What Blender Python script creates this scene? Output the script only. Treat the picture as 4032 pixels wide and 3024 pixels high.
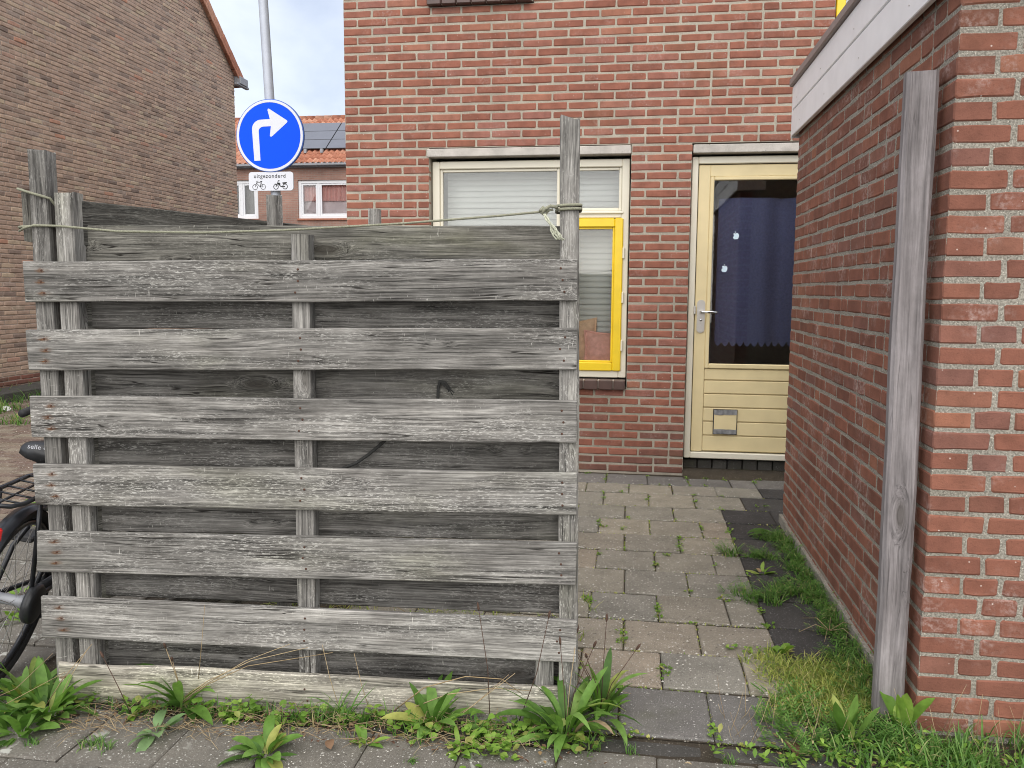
import bpy, math, random
from mathutils import Vector, Matrix, noise as mnoise
for _o in list(bpy.data.objects): bpy.data.objects.remove(_o)
S = bpy.context.scene
COL = S.collection
rad = math.radians
PI = math.pi
V = Vector

# ------------------------------------------------------------------ camera
F_PX, PITCH, ROLL, YAW, CAM_H = 3263.0, rad(6.47), rad(0.35), rad(8.3), 1.33
FW = V((-math.sin(YAW) * math.cos(PITCH), math.cos(YAW) * math.cos(PITCH), -math.sin(PITCH)))
_r0 = V((math.cos(YAW), math.sin(YAW), 0)); _u0 = _r0.cross(FW)
RT = _r0 * math.cos(ROLL) + _u0 * math.sin(ROLL)
UP = _u0 * math.cos(ROLL) - _r0 * math.sin(ROLL)
CAM = V((0, 0, CAM_H))
cd = bpy.data.cameras.new('camera'); cam = bpy.data.objects.new('camera', cd); COL.objects.link(cam)
cd.sensor_width = 36; cd.lens = F_PX / 4032 * 36; cd.clip_start = 0.05; cd.clip_end = 500
mw = Matrix.Identity(4)
for i in range(3):
    mw[i][0], mw[i][1], mw[i][2], mw[i][3] = RT[i], UP[i], -FW[i], CAM[i]
cam.matrix_world = mw
S.camera = cam

# ------------------------------------------------------------------ sky, sun, exposure
SUN_EL, SUN_AZ = rad(47), rad(176)      # azimuth measured from +Y towards +X
wd = bpy.data.worlds.new('World'); S.world = wd; wd.use_nodes = True
wt = wd.node_tree; wt.nodes.clear()
w_out = wt.nodes.new('ShaderNodeOutputWorld'); w_bg = wt.nodes.new('ShaderNodeBackground')
w_sky = wt.nodes.new('ShaderNodeTexSky'); w_sky.sky_type = 'NISHITA'; w_sky.sun_disc = False
w_sky.sun_elevation = SUN_EL; w_sky.sun_rotation = SUN_AZ; w_sky.air_density = 1.0; w_sky.dust_density = 1.5
w_tc = wt.nodes.new('ShaderNodeTexCoord'); w_map = wt.nodes.new('ShaderNodeMapping')
w_map.inputs['Scale'].default_value = (1, 1, 1.7); w_map.inputs['Location'].default_value = (0.35, 0.1, 0.3)
w_n = wt.nodes.new('ShaderNodeTexNoise'); w_n.inputs['Scale'].default_value = 3.6; w_n.inputs['Detail'].default_value = 7
w_n.inputs['Roughness'].default_value = 0.52; w_n.inputs['Distortion'].default_value = 0.25
w_r = wt.nodes.new('ShaderNodeValToRGB')
w_r.color_ramp.elements[0].position = 0.36; w_r.color_ramp.elements[0].color = (2.55, 2.85, 3.6, 1)
w_r.color_ramp.elements[1].position = 0.62; w_r.color_ramp.elements[1].color = (4.65, 4.85, 5.1, 1)
w_mix = wt.nodes.new('ShaderNodeMix'); w_mix.data_type = 'RGBA'; w_mix.inputs[0].default_value = 0.82
wt.links.new(w_tc.outputs['Generated'], w_map.inputs['Vector']); wt.links.new(w_map.outputs[0], w_n.inputs['Vector'])
wt.links.new(w_n.outputs['Fac'], w_r.inputs[0]); wt.links.new(w_sky.outputs[0], w_mix.inputs[6]); wt.links.new(w_r.outputs[0], w_mix.inputs[7])
wt.links.new(w_mix.outputs[2], w_bg.inputs['Color']); w_bg.inputs['Strength'].default_value = 0.1
wt.links.new(w_bg.outputs[0], w_out.inputs['Surface'])
sl = bpy.data.lights.new('sun', 'SUN'); sl.energy = 1.5; sl.angle = rad(100); sl.color = (1.0, 0.93, 0.83)
so = bpy.data.objects.new('sun', sl); COL.objects.link(so)
sdir = V((math.sin(SUN_AZ) * math.cos(SUN_EL), math.cos(SUN_AZ) * math.cos(SUN_EL), math.sin(SUN_EL)))
so.rotation_euler = sdir.to_track_quat('Z', 'Y').to_euler(); so.location = (0, 0, 20)
S.view_settings.view_transform = 'Standard'; S.view_settings.look = 'None'; S.view_settings.gamma = 1
S.view_settings.use_curve_mapping = False; S.view_settings.exposure = 1.25
S.cycles.use_denoising = True; S.cycles.denoising_prefilter = 'ACCURATE'; S.cycles.filter_width = 1.0
S.cycles.max_bounces = 8; S.cycles.diffuse_bounces = 4; S.cycles.transparent_max_bounces = 12

# ------------------------------------------------------------------ helpers
def frand(a, b): return random.uniform(a, b)
def project(p):
    d = V(p) - CAM; z = d.dot(FW)
    if z < 0.1: return (-9999, -9999, z)
    return (2016 + F_PX * d.dot(RT) / z, 1512 - F_PX * d.dot(UP) / z, z)

class MB:
    def __init__(s): s.v = []; s.f = []; s.r = []; s.mi = []; s.m = 0
    def add(s, vs, fs, rnd=None):
        b = len(s.v); s.v.extend([tuple(v) for v in vs])
        for f in fs: s.f.append([i + b for i in f]); s.mi.append(s.m)
        s.r.extend([random.random() if rnd is None else rnd] * len(vs))
    def box(s, a, b, rnd=None, bev=0.0, M=None):
        (x0, y0, z0), (x1, y1, z1) = a, b
        if bev <= 0:
            vs = [(x0,y0,z0),(x1,y0,z0),(x1,y1,z0),(x0,y1,z0),(x0,y0,z1),(x1,y0,z1),(x1,y1,z1),(x0,y1,z1)]
            fs = [(3,2,1,0),(4,5,6,7),(0,1,5,4),(1,2,6,5),(2,3,7,6),(3,0,4,7)]
        else:
            vs = []; e = bev
            for (z, o) in ((z0, e), (z0 + e, 0), (z1 - e, 0), (z1, e)):
                X0, X1, Y0, Y1 = x0 + o, x1 - o, y0 + o, y1 - o; c = e
                vs += [(X0+c,Y0,z),(X1-c,Y0,z),(X1,Y0+c,z),(X1,Y1-c,z),(X1-c,Y1,z),(X0+c,Y1,z),(X0,Y1-c,z),(X0,Y0+c,z)]
            fs = [tuple(range(7, -1, -1)), tuple(range(24, 32))]
            for k in range(3):
                for i in range(8):
                    j = (i + 1) % 8; fs.append((k*8+i, k*8+j, k*8+8+j, k*8+8+i))
        if M is not None: vs = [M @ V(p) for p in vs]
        s.add(vs, fs, rnd)
    def tube(s, pts, r, n=8, caps=True, rnd=None, flat=1.0):
        pts = [V(p) for p in pts]; rs = r if isinstance(r, (list, tuple)) else [r] * len(pts)
        vs = []; fs = []; prev = None
        for i, p in enumerate(pts):
            t = (pts[min(i+1, len(pts)-1)] - pts[max(i-1, 0)]).normalized()
            if prev is None:
                a = V((0,0,1)) if abs(t.z) < 0.9 else V((1,0,0)); u = t.cross(a).normalized()
            else:
                u = (prev - t * prev.dot(t)); u = u.normalized() if u.length > 1e-6 else prev
            prev = u; w = t.cross(u)
            for k in range(n):
                an = 2 * PI * k / n; vs.append(p + u * math.cos(an) * rs[i] + w * math.sin(an) * rs[i] * flat)
        for i in range(len(pts) - 1):
            for k in range(n):
                j = (k + 1) % n; fs.append((i*n+k, i*n+j, (i+1)*n+j, (i+1)*n+k))
        if caps: fs.append(tuple(range(n-1, -1, -1))); fs.append(tuple((len(pts)-1)*n+k for k in range(n)))
        s.add(vs, fs, rnd)
    def cyl(s, a, b, r, n=16, r2=None): s.tube([a, b], [r, r if r2 is None else r2], n)
    def torus(s, c, ax, R, r, n=40, m=8, M=None):
        ax = V(ax).normalized(); a = V((0,0,1)) if abs(ax.z) < 0.9 else V((1,0,0)); u = ax.cross(a).normalized(); w = ax.cross(u)
        vs = []; fs = []
        for i in range(n):
            an = 2*PI*i/n; d = u*math.cos(an) + w*math.sin(an)
            for k in range(m):
                bn = 2*PI*k/m; vs.append(V(c) + d*(R + r*math.cos(bn)) + ax*r*math.sin(bn))
        for i in range(n):
            for k in range(m):
                fs.append((i*m+k, ((i+1)%n)*m+k, ((i+1)%n)*m+(k+1)%m, i*m+(k+1)%m))
        s.add(vs, fs)
    def poly(s, pts, depth, M):          # pts in the x,z plane of M, front at y=0, back at y=depth
        n = len(pts); vs = [M @ V((x, 0, z)) for x, z in pts] + [M @ V((x, depth, z)) for x, z in pts]
        fs = [tuple(range(n)), tuple(range(2*n-1, n-1, -1))]
        for i in range(n):
            j = (i+1) % n; fs.append((i, i+n, j+n, j))
        s.add(vs, fs)
    def build(s, name, mat, parent=None, smooth=False, kind=None, loc=None, rnd_attr=True):
        me = bpy.data.meshes.new(name); me.from_pydata(s.v, [], s.f)
        mats = mat if isinstance(mat, (list, tuple)) else [mat]
        for m in mats: me.materials.append(m)
        if len(mats) > 1: me.polygons.foreach_set('material_index', s.mi)
        if rnd_attr:
            at = me.attributes.new('rnd', 'FLOAT', 'POINT'); at.data.foreach_set('value', s.r)
        if smooth: me.polygons.foreach_set('use_smooth', [True] * len(me.polygons))
        me.update()
        return link(name, me, parent, kind, loc)

def link(name, me, parent=None, kind=None, loc=None):
    o = bpy.data.objects.new(name, me); COL.objects.link(o)
    if parent is not None: o.parent = parent
    if kind: o['kind'] = kind
    if loc is not None: o.location = loc
    return o
def tag(o, label, cat, group=None):
    o['label'] = label; o['category'] = cat
    if group: o['group'] = group
    return o
def thing(name, label, cat, loc=(0, 0, 0), group=None):
    o = bpy.data.objects.new(name, None); COL.objects.link(o); o.location = loc
    o.empty_display_size = 0.1
    return tag(o, label, cat, group)
def part_label(o, l): o['label'] = l; return o

# ------------------------------------------------------------------ material DSL
class G:
    def __init__(s, name):
        s.m = bpy.data.materials.new(name); s.m.use_nodes = True; s.t = s.m.node_tree; s.t.nodes.clear()
        s.out = s.t.nodes.new('ShaderNodeOutputMaterial'); s.p = s.n('ShaderNodeBsdfPrincipled')
        s.t.links.new(s.p.outputs[0], s.out.inputs[0])
    def n(s, ty, **kw):
        nd = s.t.nodes.new(ty)
        for k, v in kw.items(): setattr(nd, k, v)
        return nd
    def put(s, sock, v):
        if isinstance(v, bpy.types.NodeSocket): s.t.links.new(v, sock)
        elif isinstance(v, (tuple, list)) and len(v) == 3 and sock.type == 'RGBA': sock.default_value = (*v, 1)
        else: sock.default_value = v
    def math(s, op, a, b=0.0, c=None, clamp=False):
        nd = s.n('ShaderNodeMath', operation=op, use_clamp=clamp); s.put(nd.inputs[0], a); s.put(nd.inputs[1], b)
        if c is not None: s.put(nd.inputs[2], c)
        return nd.outputs[0]
    def vmath(s, op, a, b):
        nd = s.n('ShaderNodeVectorMath', operation=op); s.put(nd.inputs[0], a); s.put(nd.inputs[1], b); return nd.outputs[0]
    def pos(s): return s.n('ShaderNodeNewGeometry').outputs['Position']
    def obj(s): return s.n('ShaderNodeTexCoord').outputs['Object']
    def orand(s): return s.n('ShaderNodeObjectInfo').outputs['Random']
    def ocol(s): return s.n('ShaderNodeObjectInfo').outputs['Color']
    def attr(s, nm): return s.n('ShaderNodeAttribute', attribute_name=nm).outputs['Fac']
    def rnd(s): return s.math('FRACT', s.math('ADD', s.attr('rnd'), s.orand()))
    def noise(s, vec, scale, detail=4, rough=0.5, dist=0.0):
        nd = s.n('ShaderNodeTexNoise'); s.put(nd.inputs['Vector'], vec); nd.inputs['Scale'].default_value = scale
        nd.inputs['Detail'].default_value = detail; nd.inputs['Roughness'].default_value = rough; nd.inputs['Distortion'].default_value = dist
        return nd.outputs['Fac']
    def vor(s, vec, scale, rnd=1.0):
        nd = s.n('ShaderNodeTexVoronoi'); s.put(nd.inputs['Vector'], vec); nd.inputs['Scale'].default_value = scale
        nd.inputs['Randomness'].default_value = rnd
        return nd.outputs['Distance'], nd.outputs['Color']
    def ramp(s, f, stops, interp='LINEAR'):
        nd = s.n('ShaderNodeValToRGB'); cr = nd.color_ramp; cr.interpolation = interp
        while len(cr.elements) < len(stops): cr.elements.new(0.5)
        for e, (p, c) in zip(cr.elements, stops):
            e.position = p; e.color = (c, c, c, 1) if not isinstance(c, (tuple, list)) else (*c, 1)
        s.put(nd.inputs[0], f); return nd.outputs[0]
    def step(s, f, a, b):
        nd = s.n('ShaderNodeMapRange', interpolation_type='SMOOTHSTEP'); s.put(nd.inputs[0], f); nd.inputs[1].default_value = a; nd.inputs[2].default_value = b
        return nd.outputs[0]
    def mix(s, f, a, b, mode='MIX'):
        nd = s.n('ShaderNodeMix', data_type='RGBA', blend_type=mode); s.put(nd.inputs[0], f); s.put(nd.inputs[6], a); s.put(nd.inputs[7], b)
        return nd.outputs[2]
    def scale(s, vec, xyz): return s.vmath('MULTIPLY', vec, xyz)
    def hsv(s, col, h=0.5, sa=1.0, v=1.0):
        nd = s.n('ShaderNodeHueSaturation'); s.put(nd.inputs['Color'], col); s.put(nd.inputs['Hue'], h); s.put(nd.inputs['Saturation'], sa); s.put(nd.inputs['Value'], v)
        return nd.outputs[0]
    def bump(s, h, strength=0.5, dist=0.002):
        nd = s.n('ShaderNodeBump'); s.put(nd.inputs['Height'], h); nd.inputs['Strength'].default_value = strength; nd.inputs['Distance'].default_value = dist
        s.t.links.new(nd.outputs[0], s.p.inputs['Normal'])
    def fin(s, col, rough=0.8, metal=0.0, spec=None):
        s.put(s.p.inputs['Base Color'], col); s.put(s.p.inputs['Roughness'], rough); s.put(s.p.inputs['Metallic'], metal)
        if spec is not None: s.p.inputs['Specular IOR Level'].default_value = spec
        return s.m

def plain(name, col, rough=0.6, metal=0.0, var=0.08, scale=25, spec=None, bump=0.0, bscale=120):
    g = G(name); p = g.pos(); n = g.noise(p, scale, 4)
    c = g.mix(g.ramp(n, [(0.3, 0.0), (0.7, 1.0)]), tuple(x * (1 - var) for x in col), tuple(min(1, x * (1 + var)) for x in col))
    if bump: g.bump(g.noise(p, bscale, 3), bump, 0.001)
    return g.fin(c, rough, metal, spec)

def brick_mat(name, stops, bloom=0.25, moss=0.0, dark=0.5, mott=(0.72, 1.18)):
    g = G(name); p = g.pos(); r = g.rnd()
    c = g.ramp(r, stops)
    n1 = g.noise(p, 14, 5, 0.6); c = g.mix(1.0, c, g.ramp(n1, [(0.25, mott[0]), (0.75, mott[1])]), 'MULTIPLY')
    n2 = g.noise(g.scale(p, (1, 1, 1.6)), 110, 3, 0.6); c = g.mix(g.math('MULTIPLY', g.step(n2, 0.56, 0.72), dark), c, g.hsv(c, v=0.55))
    nb = g.math('MULTIPLY', g.step(g.noise(p, 5, 4, 0.6), 0.5, 0.72), g.step(g.noise(p, 60, 5, 0.7), 0.42, 0.66))
    c = g.mix(g.math('MULTIPLY', nb, bloom), c, (0.62, 0.52, 0.48))
    d, vc = g.vor(p, 55)
    sx = g.n('ShaderNodeSeparateColor'); g.t.links.new(vc, sx.inputs[0])
    sp = g.math('MULTIPLY', g.step(d, 0.18, 0.08), g.math('GREATER_THAN', sx.outputs[0], 0.93))
    c = g.mix(g.math('MULTIPLY', sp, 0.7), c, (0.7, 0.62, 0.56))
    if moss:
        c = g.mix(g.math('MULTIPLY', g.step(g.noise(p, 2.2, 4), 0.55, 0.75), moss), c, (0.16, 0.13, 0.05))
    g.bump(g.math('ADD', g.noise(p, 160, 4, 0.7), g.math('MULTIPLY', n1, 0.6)), 0.55, 0.0025)
    return g.fin(c, 0.9, 0, 0.25)

def mortar_mat(name, a, b, grain=220, bump=0.9, moss=0.0):
    g = G(name); p = g.pos(); n = g.noise(p, grain, 4, 0.7); n2 = g.noise(p, 9, 4)
    c = g.mix(g.step(n, 0.35, 0.65), a, b); c = g.mix(1.0, c, g.ramp(n2, [(0.25, 0.78), (0.75, 1.12)]), 'MULTIPLY')
    d, vc = g.vor(p, 130); c = g.mix(g.step(d, 0.22, 0.10), c, tuple(min(1, x * 1.5) for x in b))
    if moss: c = g.mix(g.math('MULTIPLY', g.step(g.noise(p, 1.6, 4), 0.5, 0.75), moss), c, (0.10, 0.095, 0.05))
    g.bump(n, bump, 0.004)
    return g.fin(c, 0.95, 0, 0.2)

def wood_mat(name, tint=(1, 1, 1), green=0.25, light=1.0, smooth=False, dark=0.5):
    g = G(name); r = g.orand()
    off = g.n('ShaderNodeCombineXYZ')
    g.put(off.inputs[0], g.math('MULTIPLY', r, 53.7)); g.put(off.inputs[1], g.math('MULTIPLY', r, 17.3)); g.put(off.inputs[2], g.math('MULTIPLY', r, 91.1))
    co = g.vmath('ADD', g.obj(), off.outputs[0])
    # knots
    kd, kc = g.vor(g.scale(co, (2.6, 6.5, 8.5)), 1.0)
    sx = g.n('ShaderNodeSeparateColor'); g.t.links.new(kc, sx.inputs[0])
    has = g.math('GREATER_THAN', sx.outputs[0], 0.50)
    k = g.math('MULTIPLY', g.step(kd, 0.30, 0.0), has)
    core = g.math('MULTIPLY', g.step(kd, 0.17, 0.07), has)
    # the grain bends round the knots and wanders slowly
    lo = g.noise(g.scale(co, (1.5, 6, 6)), 1.0, 2)
    warp = g.math('ADD', g.math('MULTIPLY', k, 0.045), g.math('MULTIPLY', lo, 0.035))
    wv = g.n('ShaderNodeCombineXYZ'); g.put(wv.inputs[2], warp); g.put(wv.inputs[1], warp)
    cw = g.vmath('ADD', co, wv.outputs[0])
    q = 0.75 if smooth else 1.0
    s1 = g.noise(g.scale(cw, (3.6, 185 * q, 185 * q)), 1.0, 5, 0.65)
    s2 = g.noise(g.scale(cw, (9.0, 330, 330)), 1.0, 3, 0.65)
    s3 = g.noise(g.scale(cw, (1.1, 42, 42)), 1.0, 3, 0.55)
    blot = g.noise(g.scale(co, (5.5, 14, 14)), 1.0, 8, 0.72)
    if smooth:
        c = g.ramp(blot, [(0.25, (0.155, 0.143, 0.14)), (0.5, (0.215, 0.202, 0.20)), (0.78, (0.30, 0.285, 0.285))])
        gc = g.math('ADD', g.math('MULTIPLY', s1, 0.55), g.math('MULTIPLY', s3, 0.55))
        c = g.mix(1.0, c, g.ramp(gc, [(0.36, 0.50), (0.50, 0.95), (0.64, 1.35)]), 'MULTIPLY')
    else:
        c = g.ramp(blot, [(0.25, (0.105, 0.100, 0.094)), (0.45, (0.175, 0.169, 0.160)), (0.6, (0.235, 0.229, 0.218)), (0.8, (0.31, 0.302, 0.29))])
        gc = g.math('ADD', g.math('MULTIPLY', s1, 0.62), g.math('MULTIPLY', s3, 0.42))
        c = g.mix(1.0, c, g.ramp(gc, [(0.37, 0.22), (0.47, 0.74), (0.55, 1.12), (0.66, 1.75)]), 'MULTIPLY')
        c = g.mix(1.0, c, g.ramp(s2, [(0.30, 0.62), (0.5, 1.0), (0.70, 1.4)]), 'MULTIPLY')
        # bleached flakes lying along the grain, in patches
        fl = g.step(g.noise(g.scale(cw, (60, 320, 320)), 1.0, 4, 0.7), 0.53, 0.61)
        pm = g.step(g.noise(g.scale(co, (2.4, 11, 11)), 1.0, 5, 0.65), 0.40, 0.66)
        c = g.mix(g.math('MULTIPLY', g.math('MULTIPLY', fl, pm), 0.72 * light), c, (0.60, 0.595, 0.57))
    dk = g.step(g.noise(g.scale(co, (1.7, 7, 7)), 1.0, 6, 0.68), 0.50, 0.68)
    c = g.mix(g.math('MULTIPLY', dk, dark), c, g.hsv(c, v=0.42))
    gr = g.step(g.noise(g.scale(co, (1.2, 4, 4)), 1.0, 4, 0.6), 0.52, 0.72)
    c = g.mix(g.math('MULTIPLY', gr, green), c, g.mix(1.0, c, (0.86, 0.90, 0.62), 'MULTIPLY'))
    ring = g.step(g.math('ABSOLUTE', g.math('SUBTRACT', g.math('FRACT', g.math('MULTIPLY', kd, 17.0)), 0.5)), 0.30, 0.05)
    c = g.mix(g.math('MULTIPLY', g.math('MULTIPLY', ring, k), 0.6), c, g.hsv(c, v=0.5))
    c = g.mix(g.math('MULTIPLY', core, 0.75), c, (0.075, 0.068, 0.06))
    cr = g.noise(g.scale(cw, (0.7, 46, 46)), 1.0, 2, 0.4)
    cl = g.math('MULTIPLY', g.step(g.math('ABSOLUTE', g.math('SUBTRACT', cr, 0.5)), 0.012, 0.002), g.step(g.noise(g.scale(co, (3, 12, 12)), 1.0, 2), 0.48, 0.58))
    c = g.mix(g.math('MULTIPLY', cl, 0.4 if smooth else 0.9), c, (0.02, 0.018, 0.016))
    if not smooth:
        sc = g.step(g.noise(g.scale(co, (190, 40, 40)), 1.0, 2, 0.5, 0.8), 0.66, 0.73)
        sc = g.math('MULTIPLY', sc, g.step(g.noise(g.scale(co, (3.5, 9, 9)), 1.0, 3), 0.50, 0.62))
        c = g.mix(g.math('MULTIPLY', sc, 0.6), c, (0.60, 0.59, 0.56))
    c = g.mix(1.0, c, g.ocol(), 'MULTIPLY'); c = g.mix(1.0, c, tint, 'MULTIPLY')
    g.bump(g.math('SUBTRACT', g.math('ADD', gc, g.math('MULTIPLY', s2, 0.3)), g.math('MULTIPLY', cl, 0.5)), 0.4 if smooth else 0.85, 0.004)
    return g.fin(c, 0.88, 0, 0.2)

def leaf_mat(name, stops, trans=0.35, rough=0.5):
    g = G(name); r = g.rnd(); c = g.ramp(r, stops); p = g.pos()
    c = g.mix(1.0, c, g.ramp(g.noise(p, 45, 3), [(0.25, 0.75), (0.75, 1.25)]), 'MULTIPLY')
    g.fin(c, rough, 0, 0.35)
    tr = g.n('ShaderNodeBsdfTranslucent'); g.put(tr.inputs[0], g.mix(1.0, c, (1.0, 1.15, 0.6), 'MULTIPLY'))
    ms = g.n('ShaderNodeMixShader'); ms.inputs[0].default_value = trans
    g.t.links.new(g.p.outputs[0], ms.inputs[1]); g.t.links.new(tr.outputs[0], ms.inputs[2]); g.t.links.new(ms.outputs[0], g.out.inputs[0])
    return g.m

def glass_mat(name, tint=(0.93, 0.96, 0.95), refl=1.0):
    g = G(name); tr = g.n('ShaderNodeBsdfTransparent'); g.put(tr.inputs[0], tint); gl = g.n('ShaderNodeBsdfGlossy'); gl.inputs['Roughness'].default_value = 0.02
    fr = g.n('ShaderNodeFresnel'); fr.inputs[0].default_value = 1.55
    ms = g.n('ShaderNodeMixShader'); g.put(ms.inputs[0], g.math('MULTIPLY', fr.outputs[0], refl, clamp=True))
    g.t.links.new(tr.outputs[0], ms.inputs[1]); g.t.links.new(gl.outputs[0], ms.inputs[2]); g.t.links.new(ms.outputs[0], g.out.inputs[0])
    g.t.nodes.remove(g.p)
    return g.m

def tile_mat(name, stops, speck=0.5, chip=(0.62, 0.60, 0.55), moss=0.35, scale=75, lichen=0.0, rough=0.92):
    g = G(name); p = g.pos(); c = g.ramp(g.rnd(), stops)
    c = g.mix(1.0, c, g.ramp(g.noise(p, 7, 5, 0.6), [(0.25, 0.74), (0.75, 1.2)]), 'MULTIPLY')
    c = g.mix(1.0, c, g.ramp(g.noise(p, 260, 3, 0.7), [(0.3, 0.7), (0.7, 1.25)]), 'MULTIPLY')
    for sc, lim, a in ((scale, 0.86, speck), (scale * 2.1, 0.72, speck * 0.8)):
        d, vc = g.vor(p, sc); sx = g.n('ShaderNodeSeparateColor'); g.t.links.new(vc, sx.inputs[0])
        m = g.math('MULTIPLY', g.step(d, 0.36, 0.22), g.math('GREATER_THAN', sx.outputs[0], lim))
        c = g.mix(g.math('MULTIPLY', m, a), c, chip)
        m2 = g.math('MULTIPLY', g.step(d, 0.36, 0.22), g.math('LESS_THAN', sx.outputs[1], 0.10))
        c = g.mix(g.math('MULTIPLY', m2, 0.6), c, (0.05, 0.045, 0.04))
    c = g.mix(g.math('MULTIPLY', g.step(g.noise(p, 3.1, 6, 0.65), 0.55, 0.75), moss), c, (0.085, 0.09, 0.035))
    if lichen:
        li = g.math('MULTIPLY', g.step(g.noise(p, 11, 5, 0.6, 0.4), 0.60, 0.66), g.step(g.noise(p, 2.4, 2), 0.44, 0.58))
        c = g.mix(g.math('MULTIPLY', li, lichen), c, (0.5, 0.5, 0.45))
    g.bump(g.math('ADD', g.noise(p, 240, 4, 0.7), g.noise(p, 30, 3)), 0.7, 0.003)
    return g.fin(c, rough, 0, 0.25)

M = {}
RED = [(0.0, (0.245, 0.098, 0.068)), (0.35, (0.278, 0.111, 0.076)), (0.7, (0.305, 0.124, 0.084)), (0.9, (0.29, 0.128, 0.10)), (1.0, (0.345, 0.152, 0.098))]
GAR = [(0.0, (0.19, 0.082, 0.058)), (0.4, (0.235, 0.097, 0.066)), (0.75, (0.265, 0.110, 0.073)), (0.88, (0.205, 0.098, 0.078)), (1.0, (0.315, 0.135, 0.083))]
BRN = [(0.0, (0.24, 0.178, 0.148)), (0.12, (0.40, 0.286, 0.222)), (0.45, (0.465, 0.328, 0.252)), (0.75, (0.495, 0.355, 0.268)), (0.9, (0.53, 0.415, 0.295)), (0.95, (0.39, 0.30, 0.25)), (1.0, (0.53, 0.275, 0.185))]
PLI = [(0.0, (0.165, 0.082, 0.064)), (0.5, (0.20, 0.092, 0.070)), (1.0, (0.24, 0.105, 0.077))]
M['brick_red'] = brick_mat('red_facade_brick', RED, 0.22, 0.10, 0.35)
M['brick_gar'] = brick_mat('red_garage_brick', GAR, 0.45, 0.06, 0.5)
M['brick_brown'] = brick_mat('brown_gable_brick', BRN, 0.15, 0.0, 0.45)
M['brick_plinth'] = brick_mat('dark_plinth_brick', PLI, 0.25, 0.35, 0.5)
M['brick_row'] = brick_mat('far_row_brick', [(0, (0.27, 0.14, 0.105)), (1, (0.36, 0.19, 0.14))], 0.1, 0, 0.3)
M['mortar_red'] = mortar_mat('facade_mortar', (0.34, 0.305, 0.245), (0.46, 0.42, 0.345), 260, 0.5, 0.3)
M['mortar_gar'] = mortar_mat('garage_mortar', (0.20, 0.185, 0.155), (0.43, 0.40, 0.34), 150, 1.0, 0.2)
M['mortar_brown'] = mortar_mat('gable_mortar', (0.34, 0.275, 0.23), (0.47, 0.385, 0.32), 150, 0.6)
M['wood'] = wood_mat('weathered_wood', (1.08, 1.065, 1.035), 0.3)
M['wood_dark'] = wood_mat('dark_algae_wood', (0.78, 0.77, 0.71), 0.6, 0.5)
M['wood_pale'] = wood_mat('pale_rotting_wood', (1.75, 1.68, 1.50), 0.3, 1.0, dark=0.3)
M['wood_post'] = wood_mat('smooth_grey_wood', (1.0, 0.97, 0.98), 0.0, 0.4, True, 0.25)
M['nail'] = plain('rusty_nail', (0.09, 0.045, 0.03), 0.8, 0.3, 0.3, 200)
def stain_mat():
    g = G('rust_stain'); o = g.obj(); g.fin((0.20, 0.085, 0.03), 0.9)
    d = g.n('ShaderNodeVectorMath', operation='LENGTH'); g.put(d.inputs[0], g.scale(o, (36, 0, 95)))
    mk = g.math('MULTIPLY', g.step(d.outputs['Value'], 1.0, 0.15), g.step(g.noise(g.vmath('ADD', g.scale(o, (40, 40, 320)), g.orand()), 1.0, 3), 0.36, 0.62))
    tr = g.n('ShaderNodeBsdfTransparent'); ms = g.n('ShaderNodeMixShader'); g.put(ms.inputs[0], g.math('MULTIPLY', mk, 0.8))
    g.t.links.new(tr.outputs[0], ms.inputs[1]); g.t.links.new(g.p.outputs[0], ms.inputs[2]); g.t.links.new(ms.outputs[0], g.out.inputs[0]); return g.m
M['stain'] = stain_mat()
M['cream'] = plain('cream_paint', (0.74, 0.70, 0.575), 0.35, 0, 0.03, 6)
M['yellow'] = plain('yellow_paint', (0.84, 0.59, 0.02), 0.33, 0, 0.07, 9, bump=.08, bscale=70)
M['door'] = plain('pale_yellow_paint', (0.73, 0.61, 0.35), 0.38, 0, 0.055, 7, bump=.08, bscale=60)
M['groove'] = plain('grooved_gap_paint', (0.30, 0.235, 0.11), 0.7)
M['lintel'] = tile_mat('concrete_lintel', [(0, (0.53, 0.495, 0.45)), (1, (0.53, 0.495, 0.45))], 0.25, moss=0.15, scale=60)
M['sill'] = plain('brown_glazed_tile', (0.085, 0.05, 0.042), 0.35, 0, 0.2, 15, bump=0.1)
M['joint'] = plain('pale_joint', (0.42, 0.36, 0.31), 0.9)
M['alu'] = plain('grey_white_board', (0.91, 0.91, 0.92), 0.4, 0, 0.045, 9, bump=.06, bscale=40)
M['trim'] = plain('taupe_roof_trim', (0.30, 0.245, 0.23), 0.55, 0, 0.06, 20)
M['white'] = plain('white_window_paint', (0.80, 0.81, 0.83), 0.35, 0, 0.02)
M['zinc'] = plain('zinc_gutter', (0.30, 0.31, 0.33), 0.5, 0.3, 0.1, 10)
M['glass'] = glass_mat('window_glass', (0.97, 0.98, 0.98), 1.5)
M['glass_far'] = glass_mat('far_window_glass', (0.95, 0.96, 0.97), 0.8)
M['blind'] = plain('grey_white_blind', (0.66, 0.675, 0.64), 0.5, 0, 0.03, 3)
M['room'] = plain('dim_room_wall', (0.34, 0.33, 0.31), 0.9)
M['navy'] = plain('navy_curtain_cloth', (0.135, 0.155, 0.31), 0.85, 0, 0.12, 60, bump=0.2, bscale=700)
M['pink_cloth'] = plain('pink_curtain_cloth', (0.80, 0.46, 0.41), 0.9, 0, 0.1, 8)
M['net'] = plain('net_curtain', (0.78, 0.68, 0.67), 0.9, 0, 0.15, 3)
M['pillow_o'] = plain('orange_cushion_cloth', (0.93, 0.62, 0.42), 0.85, 0, 0.15, 30, bump=0.3, bscale=300)
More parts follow.
